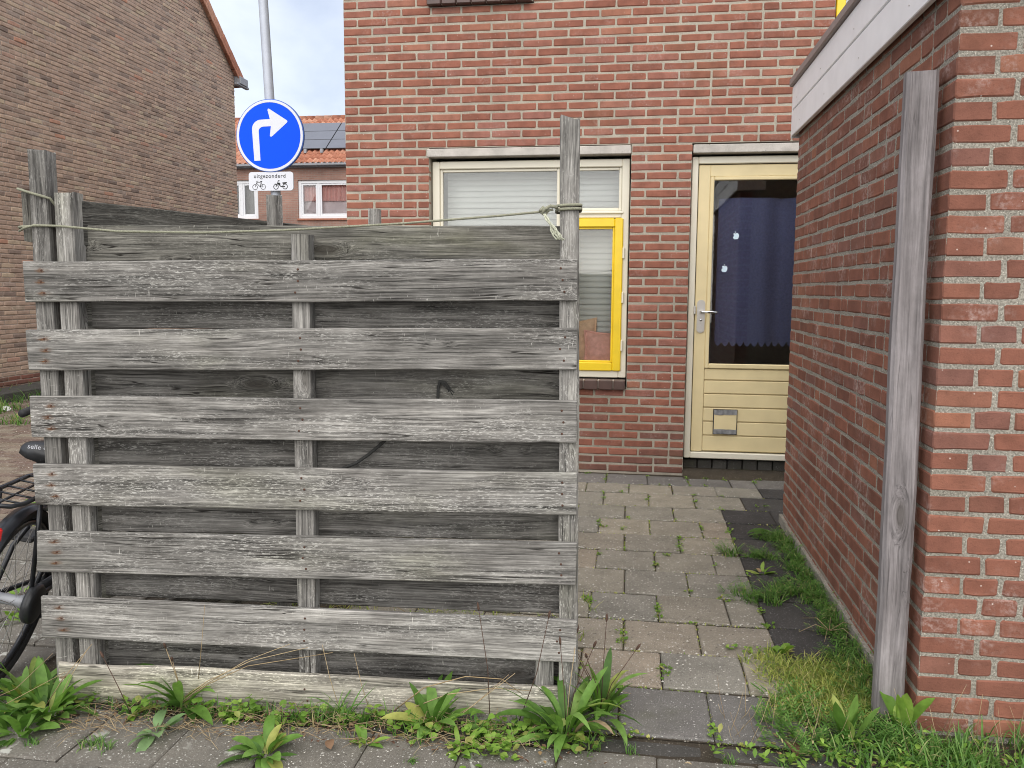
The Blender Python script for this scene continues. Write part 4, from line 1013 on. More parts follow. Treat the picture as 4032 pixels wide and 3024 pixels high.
side = thing('side_fence', 'dark board fence running back from the rope-tied corner post', 'fence')
SA = rad(-18.6); SD = V((math.sin(-SA), math.cos(SA), 0)); SN = V((-SD.y, SD.x, 0)); SP0 = V((-1.690, 2.407, 0))
def spt(t, z, off=0.0): return SP0 + SD * t + SN * off + V((0, 0, z))
for k, (t, zt) in enumerate(((.80, 1.695), (1.46, 1.70), (1.82, 1.62))):
    wood_piece('post', side, spt(t, -.1, -.046), spt(t, zt, -.046), .046, .045, SN, M['wood'], (.95, 1.05, .95)[k], 80 + k, 14, .003)
for i, z in enumerate((.16, .38, .60, .82, 1.04, 1.26, 1.5275)):
    wood_piece('board', side, spt(-.02, z, .0), spt(1.86, z, .0), .135, .02, SN, M['wood_dark'], .62 if i == 6 else .85, 90 + i, 20)

# rope and cords
random.seed(9)
def loop_round(s0, s1, o0, o1, z, dz, n=22, r=.008):
    """points round a rectangular post with softened corners"""
    c = [(s0, o0), (s1, o0), (s1, o1), (s0, o1)]; out = []
    per = []
    for (a, b) in zip(c, c[1:] + c[:1]):
        for k in range(6): t = k / 6; per.append((a[0] + (b[0]-a[0]) * t, a[1] + (b[1]-a[1]) * t))
    cx, cy = (s0+s1)/2, (o0+o1)/2
    for k, (a, b) in enumerate(per):
        if k % 6 == 0: a, b = cx + (a - cx) * .9, cy + (b - cy) * .9
        out.append(fpt(a, z + dz * math.sin(2 * PI * k / len(per)), b))
    return out + [out[0]]
rope = thing('rope', 'thin greenish rope stretched between the corner post and the tall post', 'rope')
rr_ = .0045; m = MB()
span = [(-1.680, 1.500, .02), (-1.655, 1.509, .008), (-1.628, 1.517, .012), (-1.55, 1.515, .010), (-1.365, 1.499, .009), (-1.1, 1.496, .008), (-.853, 1.504, .008), (-.5, 1.524, .008), (-.2, 1.548, .009), (-.075, 1.560, .010), (-.050, 1.566, .012)]
m.tube([fpt(s, z, o) for s, z, o in span], rr_ * .8, 7); m.build('line', M['rope'], rope, True)
m = MB(); m.tube(loop_round(-1.684, -1.582, .014, .094, 1.512, .004), rr_ * .8, 6); m.build('corner_loop', M['rope'], rope, True)
m = MB(); m.tube([fpt(-1.682, 1.628, .03), fpt(-1.672, 1.626, .012), fpt(-1.645, 1.617, .012), fpt(-1.590, 1.602, .012), fpt(-1.578, 1.598, .02), fpt(-1.574, 1.572, .05), fpt(-1.572, 1.560, .085), fpt(-1.63, 1.60, .093), fpt(-1.684, 1.62, .088), fpt(-1.686, 1.628, .05)], rr_ * .9, 6); m.build('slanting_loop', M['rope'], rope, True)
for dz in (0, .011):
    m = MB(); m.tube(loop_round(-.040, .032, .013, .090, 1.566 + dz, .003), rr_, 7); m.build('post_loop', M['rope'], rope, True)
m = MB(); m.tube([fpt(-.038, 1.572, .010), fpt(-.058, 1.575, .004), fpt(-.074, 1.566, .0), fpt(-.084, 1.556, .004), (fpt(-.074, 1.549, .012)), fpt(-.066, 1.560, .016), fpt(-.080, 1.572, .01), fpt(-.088, 1.560, .0)], rr_ * 1.15, 7); m.build('knot', M['rope'], rope, True)
m = MB()
for i in range(12):
    a = frand(-1, 1); pts = [fpt(-.076 + a * .004, 1.552, .002)]
    for k in range(1, 6): t = k / 5; pts.append(fpt(-.076 + t * .045 + a * .016 * t + .004 * math.sin(k * 2.1 + i), 1.552 - .075 * t + frand(-.004, .004), -.002 + frand(-.004, .004)))
    m.tube(pts, .0019, 5)
m.build('frayed_end', M['rope_pale'], rope, True)
cdn = MB(); cdn.tube([fpt(-0.402, .90, .074), fpt(-0.403, .955, .072), fpt(-0.400, 1.028, .071), fpt(-0.394, 1.048, .068), fpt(-0.378, 1.044, .066), fpt(-0.364, 1.025, .068)], [.004, .004, .005, .006, .005, .004], 7)
for k in range(6): cdn.tube([fpt(-0.394, 1.048, .066), fpt(-0.372 + frand(-.006, .006), 1.033 + frand(-.006, .006), .064), fpt(-0.356 + frand(-.012, .008), 1.013 + frand(-.01, .01), .064)], .0014, 4)
tag(cdn.build('cord', M['cord'], None, True), 'short knotted dark cord hanging between the fence boards', 'cord')
cdn = MB(); cdn.tube([fpt(-.555, .872, .060), fpt(-.585, .844, .060), fpt(-.622, .813, .058), fpt(-.66, .787, .058), fpt(-.70, .771, .060), fpt(-.735, .764, .062)], .0052, 7)
tag(cdn.build('cord', M['cord'], None, True), 'dark cord slanting across the back boards between the third and fourth boards', 'cord')

# loose post against the garage
tag(wood_piece('wooden_post', None, (.812, 2.585, -.05), (.808, 2.612, 1.965), .086, .062, (.10, 1, 0), M['wood_post'], 1.0, 150, 26, .004, .0022, .010), 'smooth grey wooden post standing against the garage corner', 'post')

# ================================================================== BICYCLE
random.seed(2)
bk = thing('bicycle', 'black bicycle with a rear rack leaning behind the fence corner', 'bicycle', (-2.085, 2.375, -.004))
HB, LB = rad(14), rad(13)
bk.rotation_euler = (0, 0, 0)
fw_ = V((-math.sin(HB), math.cos(HB), 0)); rt_ = V((math.cos(HB), math.sin(HB), 0)); up_ = V((0, 0, math.cos(LB))) + rt_ * math.sin(LB); rt_ = rt_ * math.cos(LB) - V((0, 0, math.sin(LB)))
BM = Matrix.Identity(4)
for k in range(3): BM[k][0], BM[k][1], BM[k][2] = fw_[k], -rt_[k], up_[k]      # local x forward, y left, z up
bk.matrix_basis = Matrix.Translation((-2.105, 2.375, -.004)) @ BM
WR = .308; WB = .95
def wheel(x, nm):
    t = MB(); t.torus((x, 0, WR), (0, 1, 0), WR - .018, .018, 56, 10); ty = t.build(nm, M['rubber'], bk, True)
    r = MB(); r.torus((x, 0, WR), (0, 1, 0), WR - .048, .011, 56, 6); r.build('rim', M['paint_black'], ty, True)
    sp = MB()
    for i in range(28):
        a = 2 * PI * i / 28; b = a + (.55 if i % 4 < 2 else -.55); y = .028 if i % 2 else -.028
        sp.tube([(x + .026 * math.cos(b), y, WR + .026 * math.sin(b)), (x + (WR - .05) * math.cos(a), y * .1, WR + (WR - .05) * math.sin(a))], .0011, 4, False)
    sp.build('spokes', M['steel'], ty)
    h = MB(); h.tube([(x, -.06, WR), (x, -.045, WR), (x, -.03, WR), (x, .03, WR), (x, .045, WR), (x, .06, WR)], [.016, .026, .018, .018, .024, .012], 16); h.build('hub', M['zinc'], ty, True)
    return ty
wheel(0, 'wheel'); wheel(WB, 'wheel')
def fender(x, a0, a1, nm='mudguard'):
    m = MB(); n = 26; vs = []
    for i in range(n + 1):
        a = rad(a0 + (a1 - a0) * i / n)
        for k in range(5):
            w = (k - 2) / 2; r = WR + .016 - .012 * w * w; vs.append((x + r * math.cos(a), w * .027, WR + r * math.sin(a)))
    m.add(vs, [(i*5+k, i*5+k+1, (i+1)*5+k+1, (i+1)*5+k) for i in range(n) for k in range(4)]); m.build(nm, M['paint_black'], bk, True)
fender(0, 50, 195); fender(WB, 20, 150)
fm = MB(); BB = (.40, 0, .25); ST = (.24, 0, .62); HT = (.76, 0, .66)
fm.tube([BB, ST], .016, 10); fm.tube([(.72, 0, .55), BB], .018, 10); fm.tube([(.755, 0, .50), (.74, 0, .72)], .018, 10); fm.tube([(.735, 0, .60), (.55, 0, .50), (.31, 0, .45)], .014, 10)
for y in (-.06, .06):
    fm.tube([(.005, y, WR), (.36, y * .5, .255)], .009, 8); fm.tube([(.005, y, WR), (.10, y, .45), (.245, y * .3, .60)], .009, 8)
fm.tube([BB + V((0, -.05, 0)) if isinstance(BB, V) else (.40, -.05, .25), (.40, .05, .25)], .02, 12)
fm.build('frame', M['paint_black'], bk, True)
fk = MB()
for y in (-.05, .05): fk.tube([(WB, y, WR), (.80, y, .45), (.755, y * .5, .52)], .010, 8)
fk.build('fork', M['paint_black'], bk, True)
hb = MB(); hb.tube([(.74, 0, .72), (.73, 0, .80), (.73, .10, .83), (.70, .22, .84), (.58, .27, .82)], .011, 8); hb.tube([(.73, 0, .80), (.73, -.10, .83), (.70, -.22, .84), (.58, -.27, .82)], .011, 8); hb.build('handlebar', M['chrome'], bk, True)
for y in (-.27, .27):
    g = MB(); g.tube([(.62, y * .98, .826), (.50, y * 1.03, .81)], .016, 10); g.build('grip', M['rubber'], bk, True)
sp_ = MB(); sp_.tube([(.245, 0, .58), (.20, 0, .79)], .0125, 10); sp_.build('seat_post', M['chrome'], bk, True)
# saddle
sd = MB(); vs = []; nx = 14; ny_ = 12
for i in range(nx + 1):
    u = i / nx; x = .045 + .27 * u; hw = .090 * (1 - .78 * max(0, (u - .12) / .88) ** .7) * (min(1, (u + .04) / .14)) ** .5; zc = .845 - .018 * math.sin(u * PI) + (.0 if u > .2 else -.02 * (1 - u / .2) ** 2)
    for k in range(ny_ + 1):
        a = PI * k / ny_; y = hw * math.cos(a); z = zc - .048 + .048 * math.sin(a) ** .6
        vs.append((x, y, z))
    vs.append((x, 0, zc - .056))
w = ny_ + 2
sd.add(vs, [(i*w+k, (i+1)*w+k, (i+1)*w+(k+1) % w, i*w+(k+1) % w) for i in range(nx) for k in range(w)] + [tuple(range(w)), tuple(nx*w + k for k in range(w - 1, -1, -1))], .5)
saddle = sd.build('saddle', M['plastic_black'], bk, True)
se = MB(); se.tube([(.048 + .27 * u, .5 * .0, .783) for u in (0, .3, .6)], .02, 8); se.tube([(.09, .05, .787), (.06, .0, .780), (.09, -.05, .787)], .016, 8); se.build('saddle_base', M['plastic_black'], saddle, True)
# lettering on the rear skirt of the saddle, facing the viewer
sv = (CAM - V((-2.0, 2.42, .8))).normalized(); sv_l = BM.to_3x3().inverted() @ sv
sx_ = V((0, 0, 1)).cross(sv_l).normalized(); sy_ = sv_l.cross(sx_)
tt = text_mesh('selle com', .021, (0, 0, 0), saddle, M['sign_white'], 'lettering', 1.05, ext=.0004, align='LEFT')
tm = Matrix.Identity(4); ctr = V((.065, .058, .812)) + sv_l * .062
for k in range(3): tm[k][0], tm[k][1], tm[k][2], tm[k][3] = sx_[k], sy_[k], sv_l[k], ctr[k]
tt.matrix_basis = tm
# rack
rk = MB(); RZ = .695
rk.tube([(.30, -.055, RZ - .02), (.12, -.062, RZ), (-.17, -.062, RZ + .005), (-.22, -.045, RZ + .005), (-.235, 0, RZ + .004), (-.22, .045, RZ + .005), (-.17, .062, RZ + .005), (.12, .062, RZ), (.30, .055, RZ - .02)], .0075, 8)
for x in (-.17, -.10, -.03, .05, .12): rk.tube([(x, -.062, RZ + .003), (x, .062, RZ + .003)], .0035, 6)
rk.tube([(-.232, 0, RZ + .003), (.12, 0, RZ + .003)], .004, 6)
rack = rk.build('rack', M['paint_black'], bk, True)
rs = MB()
for y in (-.064, .064): rs.tube([(-.06, y, RZ), (.0, y * 1.05, WR)], .008, 8)
rs.build('rack_stay', M['paint_black'], rack, True)
rl = MB(); rl.box((-.262, -.048, RZ - .10), (-.245, .02, RZ - .055), None, .006); rl.build('rear_reflector', M['red_lens'], rack)
cg = MB(); cg.tube([(0, -.062, WR), (0, -.070, WR), (0, -.088, WR), (0, -.094, WR)], [.060, .066, .066, .055], 24); cg.tube([(.0, -.078, WR + .05), (.40, -.078, .33)], .014, 8); cg.tube([(.0, -.078, WR - .05), (.40, -.078, .17)], .014, 8); cg.tube([(.40, -.066, .25), (.40, -.09, .25)], .082, 24); cg.build('chain_guard', M['plastic_black'], bk, True)
cr = MB(); cr.tube([(.40, -.10, .25), (.45, -.105, .10)], .009, 8); cr.tube([(.40, .075, .25), (.35, .08, .40)], .009, 8); cr.build('crank', M['steel'], bk, True)
for (x, y, z) in ((.45, -.15, .10), (.35, .125, .40)):
    pdl = MB(); pdl.box((x - .045, y - .045, z - .012), (x + .045, y + .045, z + .012), None, .005); pdl.build('pedal', M['rubber'], bk)
kk = MB(); kk.tube([(.10, .07, .27), (.02, .20, .03)], .008, 8); kk.build('kickstand', M['steel'], bk, True)

# ================================================================== PLANTS
def blade(mb, base, az, el, L, W, curl, n=6, fold=.25, prof=None, rnd=None, twist=0.0, cup=0.0):
    """An arching leaf: three vertices per step, folded along its midrib."""
    p = V(base); vs = []; e = el; a = az; pr = prof or (lambda t: math.sin(PI * min(1, .08 + t * .92)) ** .8)
    for i in range(n + 1):
        t = i / n; d = V((math.cos(e) * math.cos(a), math.cos(e) * math.sin(a), math.sin(e))); sd_ = V((-math.sin(a), math.cos(a), 0)); nu = sd_.cross(d) * -1
        w = W * max(.02, pr(t)) / 2; tw = twist * t; s2 = sd_ * math.cos(tw) + nu * math.sin(tw); n2 = nu * math.cos(tw) - sd_ * math.sin(tw)
        vs += [p - s2 * w + n2 * w * fold, p, p + s2 * w + n2 * w * fold]
        p = p + d * (L / n); e -= curl / n * (1 + t); a += twist * .1
    fs = []
    for i in range(n): fs += [(3*i, 3*i+1, 3*i+4, 3*i+3), (3*i+1, 3*i+2, 3*i+5, 3*i+4)]
    mb.add(vs, fs, rnd)
lance = lambda t: (.16 + .84 * math.sin(PI * min(1, max(0, (t - .12) / .88)) ** .85) ** .9) if t < .97 else .03
oval = lambda t: .14 if t < .18 else math.sin(PI * min(1, (t - .10) / .90)) ** .6 + .02
def plantain(name, label, cat, pos, n, L, W, mat, prof=lance, el=(35, 80), stalks=0, spread=.03, arc=(0, 360), curl=(.5, 1.3), seed=0, group=None):
    random.seed(seed); t = thing(name, label, cat, (pos[0], pos[1], 0), group)
    for i in range(n):
        a = rad(arc[0] + (arc[1] - arc[0]) * (i + frand(-.3, .3)) / n); l = L * frand(.5, 1.18)
        m = MB(); r = frand(0, spread); blade(m, (r * math.cos(a), r * math.sin(a), -.01), a + frand(-.2, .2), rad(frand(*el)), l, W * frand(.75, 1.15), frand(*curl), 8, frand(.12, .4), prof, frand(0, 1), frand(-.5, .5))
        m.build('leaf', mat if random.random() > .03 else M['straw'], t, True)
    for i in range(stalks):
        a = frand(0, 2 * PI); h = frand(.18, .34); ln = frand(.02, .14); k = frand(0, 1)
        pts = [V((0, 0, 0)), V((ln * .3 * math.cos(a), ln * .3 * math.sin(a), h * .45)), V((ln * math.cos(a), ln * math.sin(a), h))]
        m = MB(); m.tube(pts, [.0016, .0014, .0011], 5); s_ = m.build('stalk', M['straw'] if k < .4 else M['seed'], t, True)
        d = (pts[2] - pts[1]).normalized(); m = MB(); m.tube([pts[2] - d * .002, pts[2] + d * .006, pts[2] + d * .016, pts[2] + d * .024], [.002, .0042, .004, .001], 7); m.build('seed_head', M['seed'], s_, True)
    return t
plantain('plantain', 'big plantain clump with strap leaves at the foot of the tall fence post', 'plant', (-.175, 2.375), 38, .235, .029, M['leaf'], lance, (25, 86), 3, .035, curl=(.5, 1.4), seed=1)
plantain('plantain', 'plantain clump behind the tall fence post with brown seed heads over the path', 'plant', (-.075, 2.50), 26, .20, .028, M['leaf'], lance, (35, 86), 5, .03, curl=(.4, 1.2), seed=2)
plantain('plantain', 'plantain with broad upright leaves against the pale bottom board, right of its middle', 'plant', (-.585, 2.365), 24, .155, .036, M['leaf'], lance, (25, 80), 0, .02, curl=(.2, .9), seed=3)
plantain('plantain', 'plantain with long crossing leaves against the pale bottom board, left of its middle', 'plant', (-1.405, 2.345), 24, .22, .036, M['leaf'], lance, (15, 75), 2, .03, curl=(.4, 1.2), seed=4)
plantain('weed', 'pale green rosette weed growing on the pavement slabs', 'plant', (-1.40, 2.185), 11, .105, .034, M['leaf_light'], lance, (10, 60), 0, .01, curl=(.3, 1.0), seed=5)
plantain('plantain', 'low bright plantain rosette at the slab joint in front of the fence', 'plant', (-1.02, 2.125), 24, .115, .034, M['leaf'], oval, (10, 70), 0, .02, curl=(.3, 1.2), seed=6)
plantain('plantain', 'leafy plantain beside the bicycle wheel, closest to the tyre', 'plant', (-1.92, 2.30), 34, .165, .030, M['leaf'], oval, (30, 82), 0, .05, curl=(.2, .9), seed=7)
plantain('plantain', 'dense plantain clump at the left end of the bottom board', 'plant', (-1.80, 2.24), 40, .165, .030, M['leaf'], oval, (25, 80), 0, .06, curl=(.2, 1.0), seed=8)
plantain('plantain', 'plantain spreading over the slabs in the bottom corner under the bicycle', 'plant', (-1.80, 2.13), 34, .13, .030, M['leaf'], oval, (15, 70), 0, .05, curl=(.3, 1.0), seed=9)
plantain('weed', 'small weed with slim leaves on the pavement before the plantain with broad upright leaves', 'plant', (-.47, 2.23), 12, .085, .018, M['weed'], lance, (10, 65), 0, .01, curl=(.4, 1.1), seed=10)
plantain('weed', 'yellow-green weed in the slab joint before the grass tuft', 'plant', (-.755, 2.225), 10, .085, .018, M['weed'], lance, (15, 65), 0, .01, curl=(.4, 1.1), seed=11)
plantain('plantain', 'upright spoon-leaved plantain in the grass at the wooden post', 'plant', (.655, 2.44), 10, .165, .040, M['leaf'], oval, (62, 86), 0, .015, curl=(-.1, .35), seed=12)
plantain('seedling', 'bright green seedling with narrow leaves beside the wooden post', 'plant', (.775, 2.455), 10, .075, .016, M['weed'], lance, (15, 75), 0, .004, curl=(.2, .9), seed=13)
plantain('dock', 'crinkled broad dock leaf rising at the foot of the wooden post', 'plant', (.835, 2.53), 5, .16, .055, M['weed'], oval, (66, 85), 0, .01, curl=(.1, .5), seed=14)
plantain('weed', 'round leafy weed at the edge of the dark tiles above the mossy patch', 'plant', (.565, 3.06), 12, .075, .030, M['weed'], oval, (15, 70), 0, .02, curl=(.2, .9), seed=15)
plantain('weed', 'small lobed weed alone on a dark tile near the garage', 'plant', (.635, 3.95), 12, .075, .022, M['weed'], oval, (10, 60), 0, .015, curl=(.2, .9), seed=16)

def tuft_field(name, spots, mat, hgt, wid, n_per, spread, kind='stuff', seed=0, el=(50, 88), curl=(.3, 1.4), nseg=4, zoff=-.005):
    random.seed(seed); mb = MB()
    for (x, y, s) in spots:
        for i in range(max(1, int(n_per * s))):
            r = spread * math.sqrt(random.random()) * s; a = frand(0, 2 * PI)
            blade(mb, (x + r * math.cos(a), y + r * math.sin(a), zoff), frand(0, 2 * PI), rad(frand(*el)), hgt * frand(.45, 1.2) * (.6 + .4 * s), wid * frand(.6, 1.3), frand(*curl), nseg, .2, lambda t: max(.04, 1 - t ** 1.6), None, frand(-.6, .6))
    return mb.build(name, mat, None, kind=kind)
def leafy_field(name, spots, mat, size, n_per, spread, hmax, seed=0, prof=oval, asp=.75):
    random.seed(seed); mb = MB()
    for (x, y, s) in spots:
        for i in range(max(1, int(n_per * s))):
            r = spread * math.sqrt(random.random()) * s; a = frand(0, 2 * PI); z = hmax * random.random() ** 1.4 * (1 - (r / (spread * s + 1e-6)) ** 2 * .7)
            L = size * frand(.6, 1.3); blade(mb, (x + r * math.cos(a), y + r * math.sin(a), z), frand(0, 2 * PI), rad(frand(-5, 55)), L, L * asp, frand(.0, .9), 4, frand(.0, .35), prof, None, frand(-.5, .5))
    return mb.build(name, mat, None, True, kind='stuff')
random.seed(40)
gspots = [(.85 - frand(0, .07), y, frand(.55, 1.0)) for y in [2.45 + .045 * k for k in range(46)]]
gspots += [(.70 + frand(-.08, .1), 3.70 + frand(-.1, .1), 1.1) for k in range(5)] + [(.60 + frand(-.1, .12), 4.19 + frand(-.03, .03), .7) for k in range(6)] + [(.78 + frand(-.06, .06), 4.50, .9) for k in range(4)] + [(.62 + frand(-.14, .1), 3.60 + frand(-.05, .05), .8) for k in range(6)]
tuft_field('grass', gspots, M['grass'], .068, .0052, 34, .050, seed=41)
fr_ = MB(); random.seed(42)
for (x, y, s) in gspots:
    for i in range(int(9 * s)):
        bx_, by_ = x + frand(-.07, .04), y + frand(-.05, .05); a0 = frand(0, 2 * PI); L = frand(.05, .11); e0 = rad(frand(25, 70))
        for k in range(7):
            t = (k + 1) / 7; px_, py_, pz_ = bx_ + L * t * math.cos(e0) * math.cos(a0), by_ + L * t * math.cos(e0) * math.sin(a0), L * t * math.sin(e0) * (1 - .3 * t)
            for sg_ in (-1, 1): blade(fr_, (px_, py_, pz_), a0 + sg_ * 1.0, rad(20), .022 * (1 - .6 * t) + .006, .0045, .4, 2, .1, None, None)
fr_.build('feathery_weeds', M['grass'], None, kind='stuff')
mosp = [(.69 + frand(-.20, .13), 2.79 + frand(-.22, .20), frand(.7, 1.15)) for k in range(64)]
tuft_field('moss_grass', mosp, M['moss'], .062, .0036, 95, .075, seed=43, el=(10, 75), curl=(.2, 1.8))
low = [(.50 + frand(-.06, .06), 2.60 + frand(-.1, .08), 1) for k in range(7)] + [(.62 + frand(-.15, .2), 2.44 + frand(-.07, .06), .9) for k in range(12)]
fr2 = MB(); random.seed(44)
for (x, y, s) in low:
    for i in range(10):
        bx_, by_ = x + frand(-.06, .06), y + frand(-.06, .06); a0 = frand(0, 2 * PI); L = frand(.04, .085); e0 = rad(frand(15, 65))
        for k in range(6):
            t = (k + 1) / 6; px_, py_, pz_ = bx_ + L * t * math.cos(e0) * math.cos(a0), by_ + L * t * math.cos(e0) * math.sin(a0), L * t * math.sin(e0)
            for sg_ in (-1, 1): blade(fr2, (px_, py_, pz_), a0 + sg_ * .9, rad(25), .02 * (1 - .5 * t) + .006, .0055, .4, 2, .1, None, None)
fr2.build('yarrow_weeds', M['grass'], None, kind='stuff')
tuft_field('front_grass', [(.96 + frand(-.12, .75), 2.42 + frand(-.10, .10), frand(.7, 1.2)) for k in range(56)] + [(.70 + frand(-.15, .2), 2.36 + frand(-.06, .06), .6) for k in range(12)], M['grass'], .095, .0062, 22, .06, seed=45, curl=(.5, 1.8))
leafy_field('clover', [(.74 + frand(0, .8), 2.40 + frand(-.10, .08), frand(.5, 1.0)) for k in range(26)] + [(.60 + frand(-.08, .1), 2.42 + frand(-.06, .06), .8) for k in range(6)], M['weed'], .024, 14, .05, .05, 70, lance, .55)
# strip of mixed weeds along the foot of the fence
strip = [(-1.70 + 1.62 * k / 44, 2.315 + .02 * math.sin(k) + .0008 * k + frand(-.03, .02), frand(.5, 1.1)) for k in range(45)]
leafy_field('ground_ivy', [p_ for i, p_ in enumerate(strip) if i % 5 in (0, 3)] + [(-1.20, 2.335, 1.2), (-1.18, 2.30, 1.1), (-.36, 2.33, 1.3), (-.40, 2.29, 1.2), (-.31, 2.30, 1.1), (-1.74, 2.31, 1.1), (-.44, 2.20, .9), (-.34, 2.24, .9), (-1.92, 2.16, 1.2), (-1.86, 2.34, 1.2)], M['weed'], .024, 26, .06, .05, 46, oval, .85)
tuft_field('fence_foot_grass', strip + [(-.89, 2.345, 1.1), (-.88, 2.34, .8)], M['grass'], .065, .0042, 20, .05, seed=47)
tuft_field('tall_grass', [(-.885, 2.35, .5), (-.86, 2.34, .4), (-.80, 2.33, .3)], M['grass'], .21, .0105, 14, .05, seed=48, el=(55, 88), curl=(.1, 1.3), nseg=7)
tuft_field('slab_grass', [(-1.545, 2.09, .9), (-1.50, 2.085, .7), (-1.72, 2.07, .6), (-.60, 2.15, .5), (-1.9, 2.05, .8), (.02, 2.30, .5), (.30, 2.29, .6), (.45, 2.30, .6)], M['grass'], .042, .0036, 45, .035, seed=49, el=(30, 88))
leafy_field('kerb_weeds', [(.36 + .05 * k + frand(-.02, .02), 2.315 + frand(-.02, .02), .8) for k in range(9)] + [(.75, 2.30, .8), (.82, 2.31, .6), (.27, 2.33, .6), (.27, 2.42, .6)], M['weed'], .024, 16, .035, .03, 50, lance, .5)
# weeds in the path joints
js = []
random.seed(51)
for (y0, y1, ph, kd) in rows:
    for k in range(-2, 3):
        x = ph + .287 * k
        if not -.3 < x < .56: continue
        for q in range(3):
            if random.random() < .42: js.append((x + frand(-.01, .01), frand(y0, y1), frand(.25, .6)))
    for q in range(3):
        if random.random() < .35: js.append((frand(-.25, .85), y0 + frand(-.008, .008), frand(.25, .6)))
js += [(.27, 4.42, 1.1), (.27, 4.34, .9), (.13, 3.98, .8), (.20, 4.15, .7), (.41, 3.56, .9), (.13, 3.42, .9), (.13, 3.38, .8), (-.02, 3.06, 1.0), (-.02, 3.14, .9), (.13, 2.84, 1.1), (.13, 2.80, .8), (-.165, 3.45, 1.0), (-.17, 3.5, .8), (-.15, 4.62, .9), (-.03, 4.58, .9), (.55, 4.62, .9), (.56, 4.45, .8), (.50, 3.06, .9), (.45, 3.05, .8), (.39, 3.06, .7), (.55, 3.45, .9), (.56, 3.30, .9), (.27, 2.46, .8), (.53, 5.93, .9), (.66, 5.92, .7), (.86, 5.85, 1.0), (.9, 5.95, 1.0), (.84, 5.2, .7), (.78, 5.18, .6), (-.3, 5.96, .6)]
leafy_field('joint_weeds', js, M['weed'], .015, 16, .026, .016, 52, oval, .7)
random.seed(53)
ms = MB()
for (y0, y1, ph, kd) in rows:
    for k in range(-3, 3):
        x = ph + .287 * k
        if x > .56: continue
        for q in range(26):
            if mnoise.noise((x * 3, (y0 + q * .011) * 4, 1)) > -.05:
                c = (x + frand(-.005, .005), y0 + (y1 - y0) * random.random(), -.008); r = frand(.003, .007)
                blade(ms, c, frand(0, 6.28), rad(frand(20, 80)), r * 2, r * 1.3, .5, 2, .1)
    for q in range(110):
        x = frand(-.5, .86)
        if mnoise.noise((x * 4, y0 * 3, 5)) > -.1: blade(ms, (x, y0 + frand(-.005, .005), -.008), frand(0, 6.28), rad(frand(20, 80)), frand(.006, .014), frand(.004, .009), .5, 2, .1)
ms.build('joint_moss', M['moss'], None, kind='stuff')
# weeds behind the fence, by the left kerb and under the threshold
tuft_field('grass_behind_fence', [(frand(-1.6, -.2), frand(2.66, 3.4), frand(.6, 1.2)) for k in range(70)], M['moss'], .075, .0045, 26, .07, seed=54, el=(15, 80))
tuft_field('kerb_grass', [(-7.1 + frand(-.05, .12), 7.2 + .28 * k, frand(.6, 1.3)) for k in range(16)] + [(-6.3 + frand(-.5, .5), 7.3 + frand(-.5, .8), .8) for k in range(10)] + [(-7.52, 8.6 + .25 * k, 1.2) for k in range(7)], M['grass'], .17, .012, 26, .12, seed=55)
leafy_field('street_weeds', [(-2.2 - frand(0, 2.2), 2.5 + frand(0, 3.2), frand(.4, 1.0)) for k in range(46)] + [(-7.45, 8.9, 2.2), (-7.4, 9.4, 2.2), (-6.95, 8.2, 2), (-6.2, 7.6, 1.6)], M['weed'], .034, 22, .07, .03, 56, lance, .5)
# straw and seed stalks
random.seed(57); sw = MB()
def straw(pts, r=.0017): sw.tube(pts, [r * (1 - .5 * i / (len(pts) - 1)) for i in range(len(pts))], 5)
straw([fpt(-1.23, .02, -.02), fpt(-1.12, .10, -.03), fpt(-.98, .17, -.03), fpt(-.80, .215, -.02)], .0019)
straw([fpt(-1.22, .01, -.02), fpt(-1.12, .09, -.035), fpt(-.99, .155, -.035), fpt(-.72, .205, -.03)], .0019)
straw([fpt(-1.24, .0, -.02), fpt(-1.14, .08, -.03), fpt(-1.0, .165, -.02), fpt(-.86, .22, -.01)], .0017)
straw([fpt(-.53, .02, -.03), fpt(-.43, .11, -.05), fpt(-.30, .155, -.06), fpt(-.19, .145, -.05), fpt(-.13, .09, -.03)], .0022)
straw([fpt(-.50, .02, -.03), fpt(-.36, .09, -.05), fpt(-.22, .11, -.04), fpt(-.10, .10, -.03)], .0019)
straw([fpt(-.40, -.02, -.05), fpt(-.28, .06, -.06), fpt(-.17, .155, -.04)], .0019)
straw([fpt(-.42, -.03, -.05), fpt(-.31, .04, -.07), fpt(-.15, .165, -.05)], .0017)
straw([fpt(-1.66, -.02, -.05), fpt(-1.58, .10, -.05), fpt(-1.49, .21, -.03)], .0018); straw([fpt(-1.62, -.02, -.05), fpt(-1.56, .10, -.05), fpt(-1.50, .20, -.03)], .0015)
straw([fpt(-.69, -.02, -.03), fpt(-.73, .12, -.03), fpt(-.755, .225, -.02)], .0014); straw([fpt(-.60, .0, -.03), fpt(-.63, .10, -.03), fpt(-.655, .20, -.02)], .0014)
straw([fpt(-1.155, .10, -.02), fpt(-1.14, .22, -.02), fpt(-1.13, .34, -.01)], .0013)
straw([fpt(-1.9, .0, -.1), fpt(-1.72, .05, -.12), fpt(-1.55, .14, -.08)], .0017); straw([fpt(-1.86, .02, -.12), fpt(-1.70, .09, -.1), fpt(-1.60, .19, -.06)], .0015)
for i in range(420):
    s = frand(-1.55, -.08); a = frand(0, 6.28); L = frand(.03, .12); z = frand(0.0, .018); o = frand(-.20, -.03); q = random.random()
    straw([fpt(s, z, o), fpt(s + L * .5 * math.cos(a), z + frand(.004, .02), o + L * .3 * math.sin(a)), fpt(s + L * math.cos(a), z + frand(-.004, .012), o + L * .6 * math.sin(a))], frand(.0006, .0013))
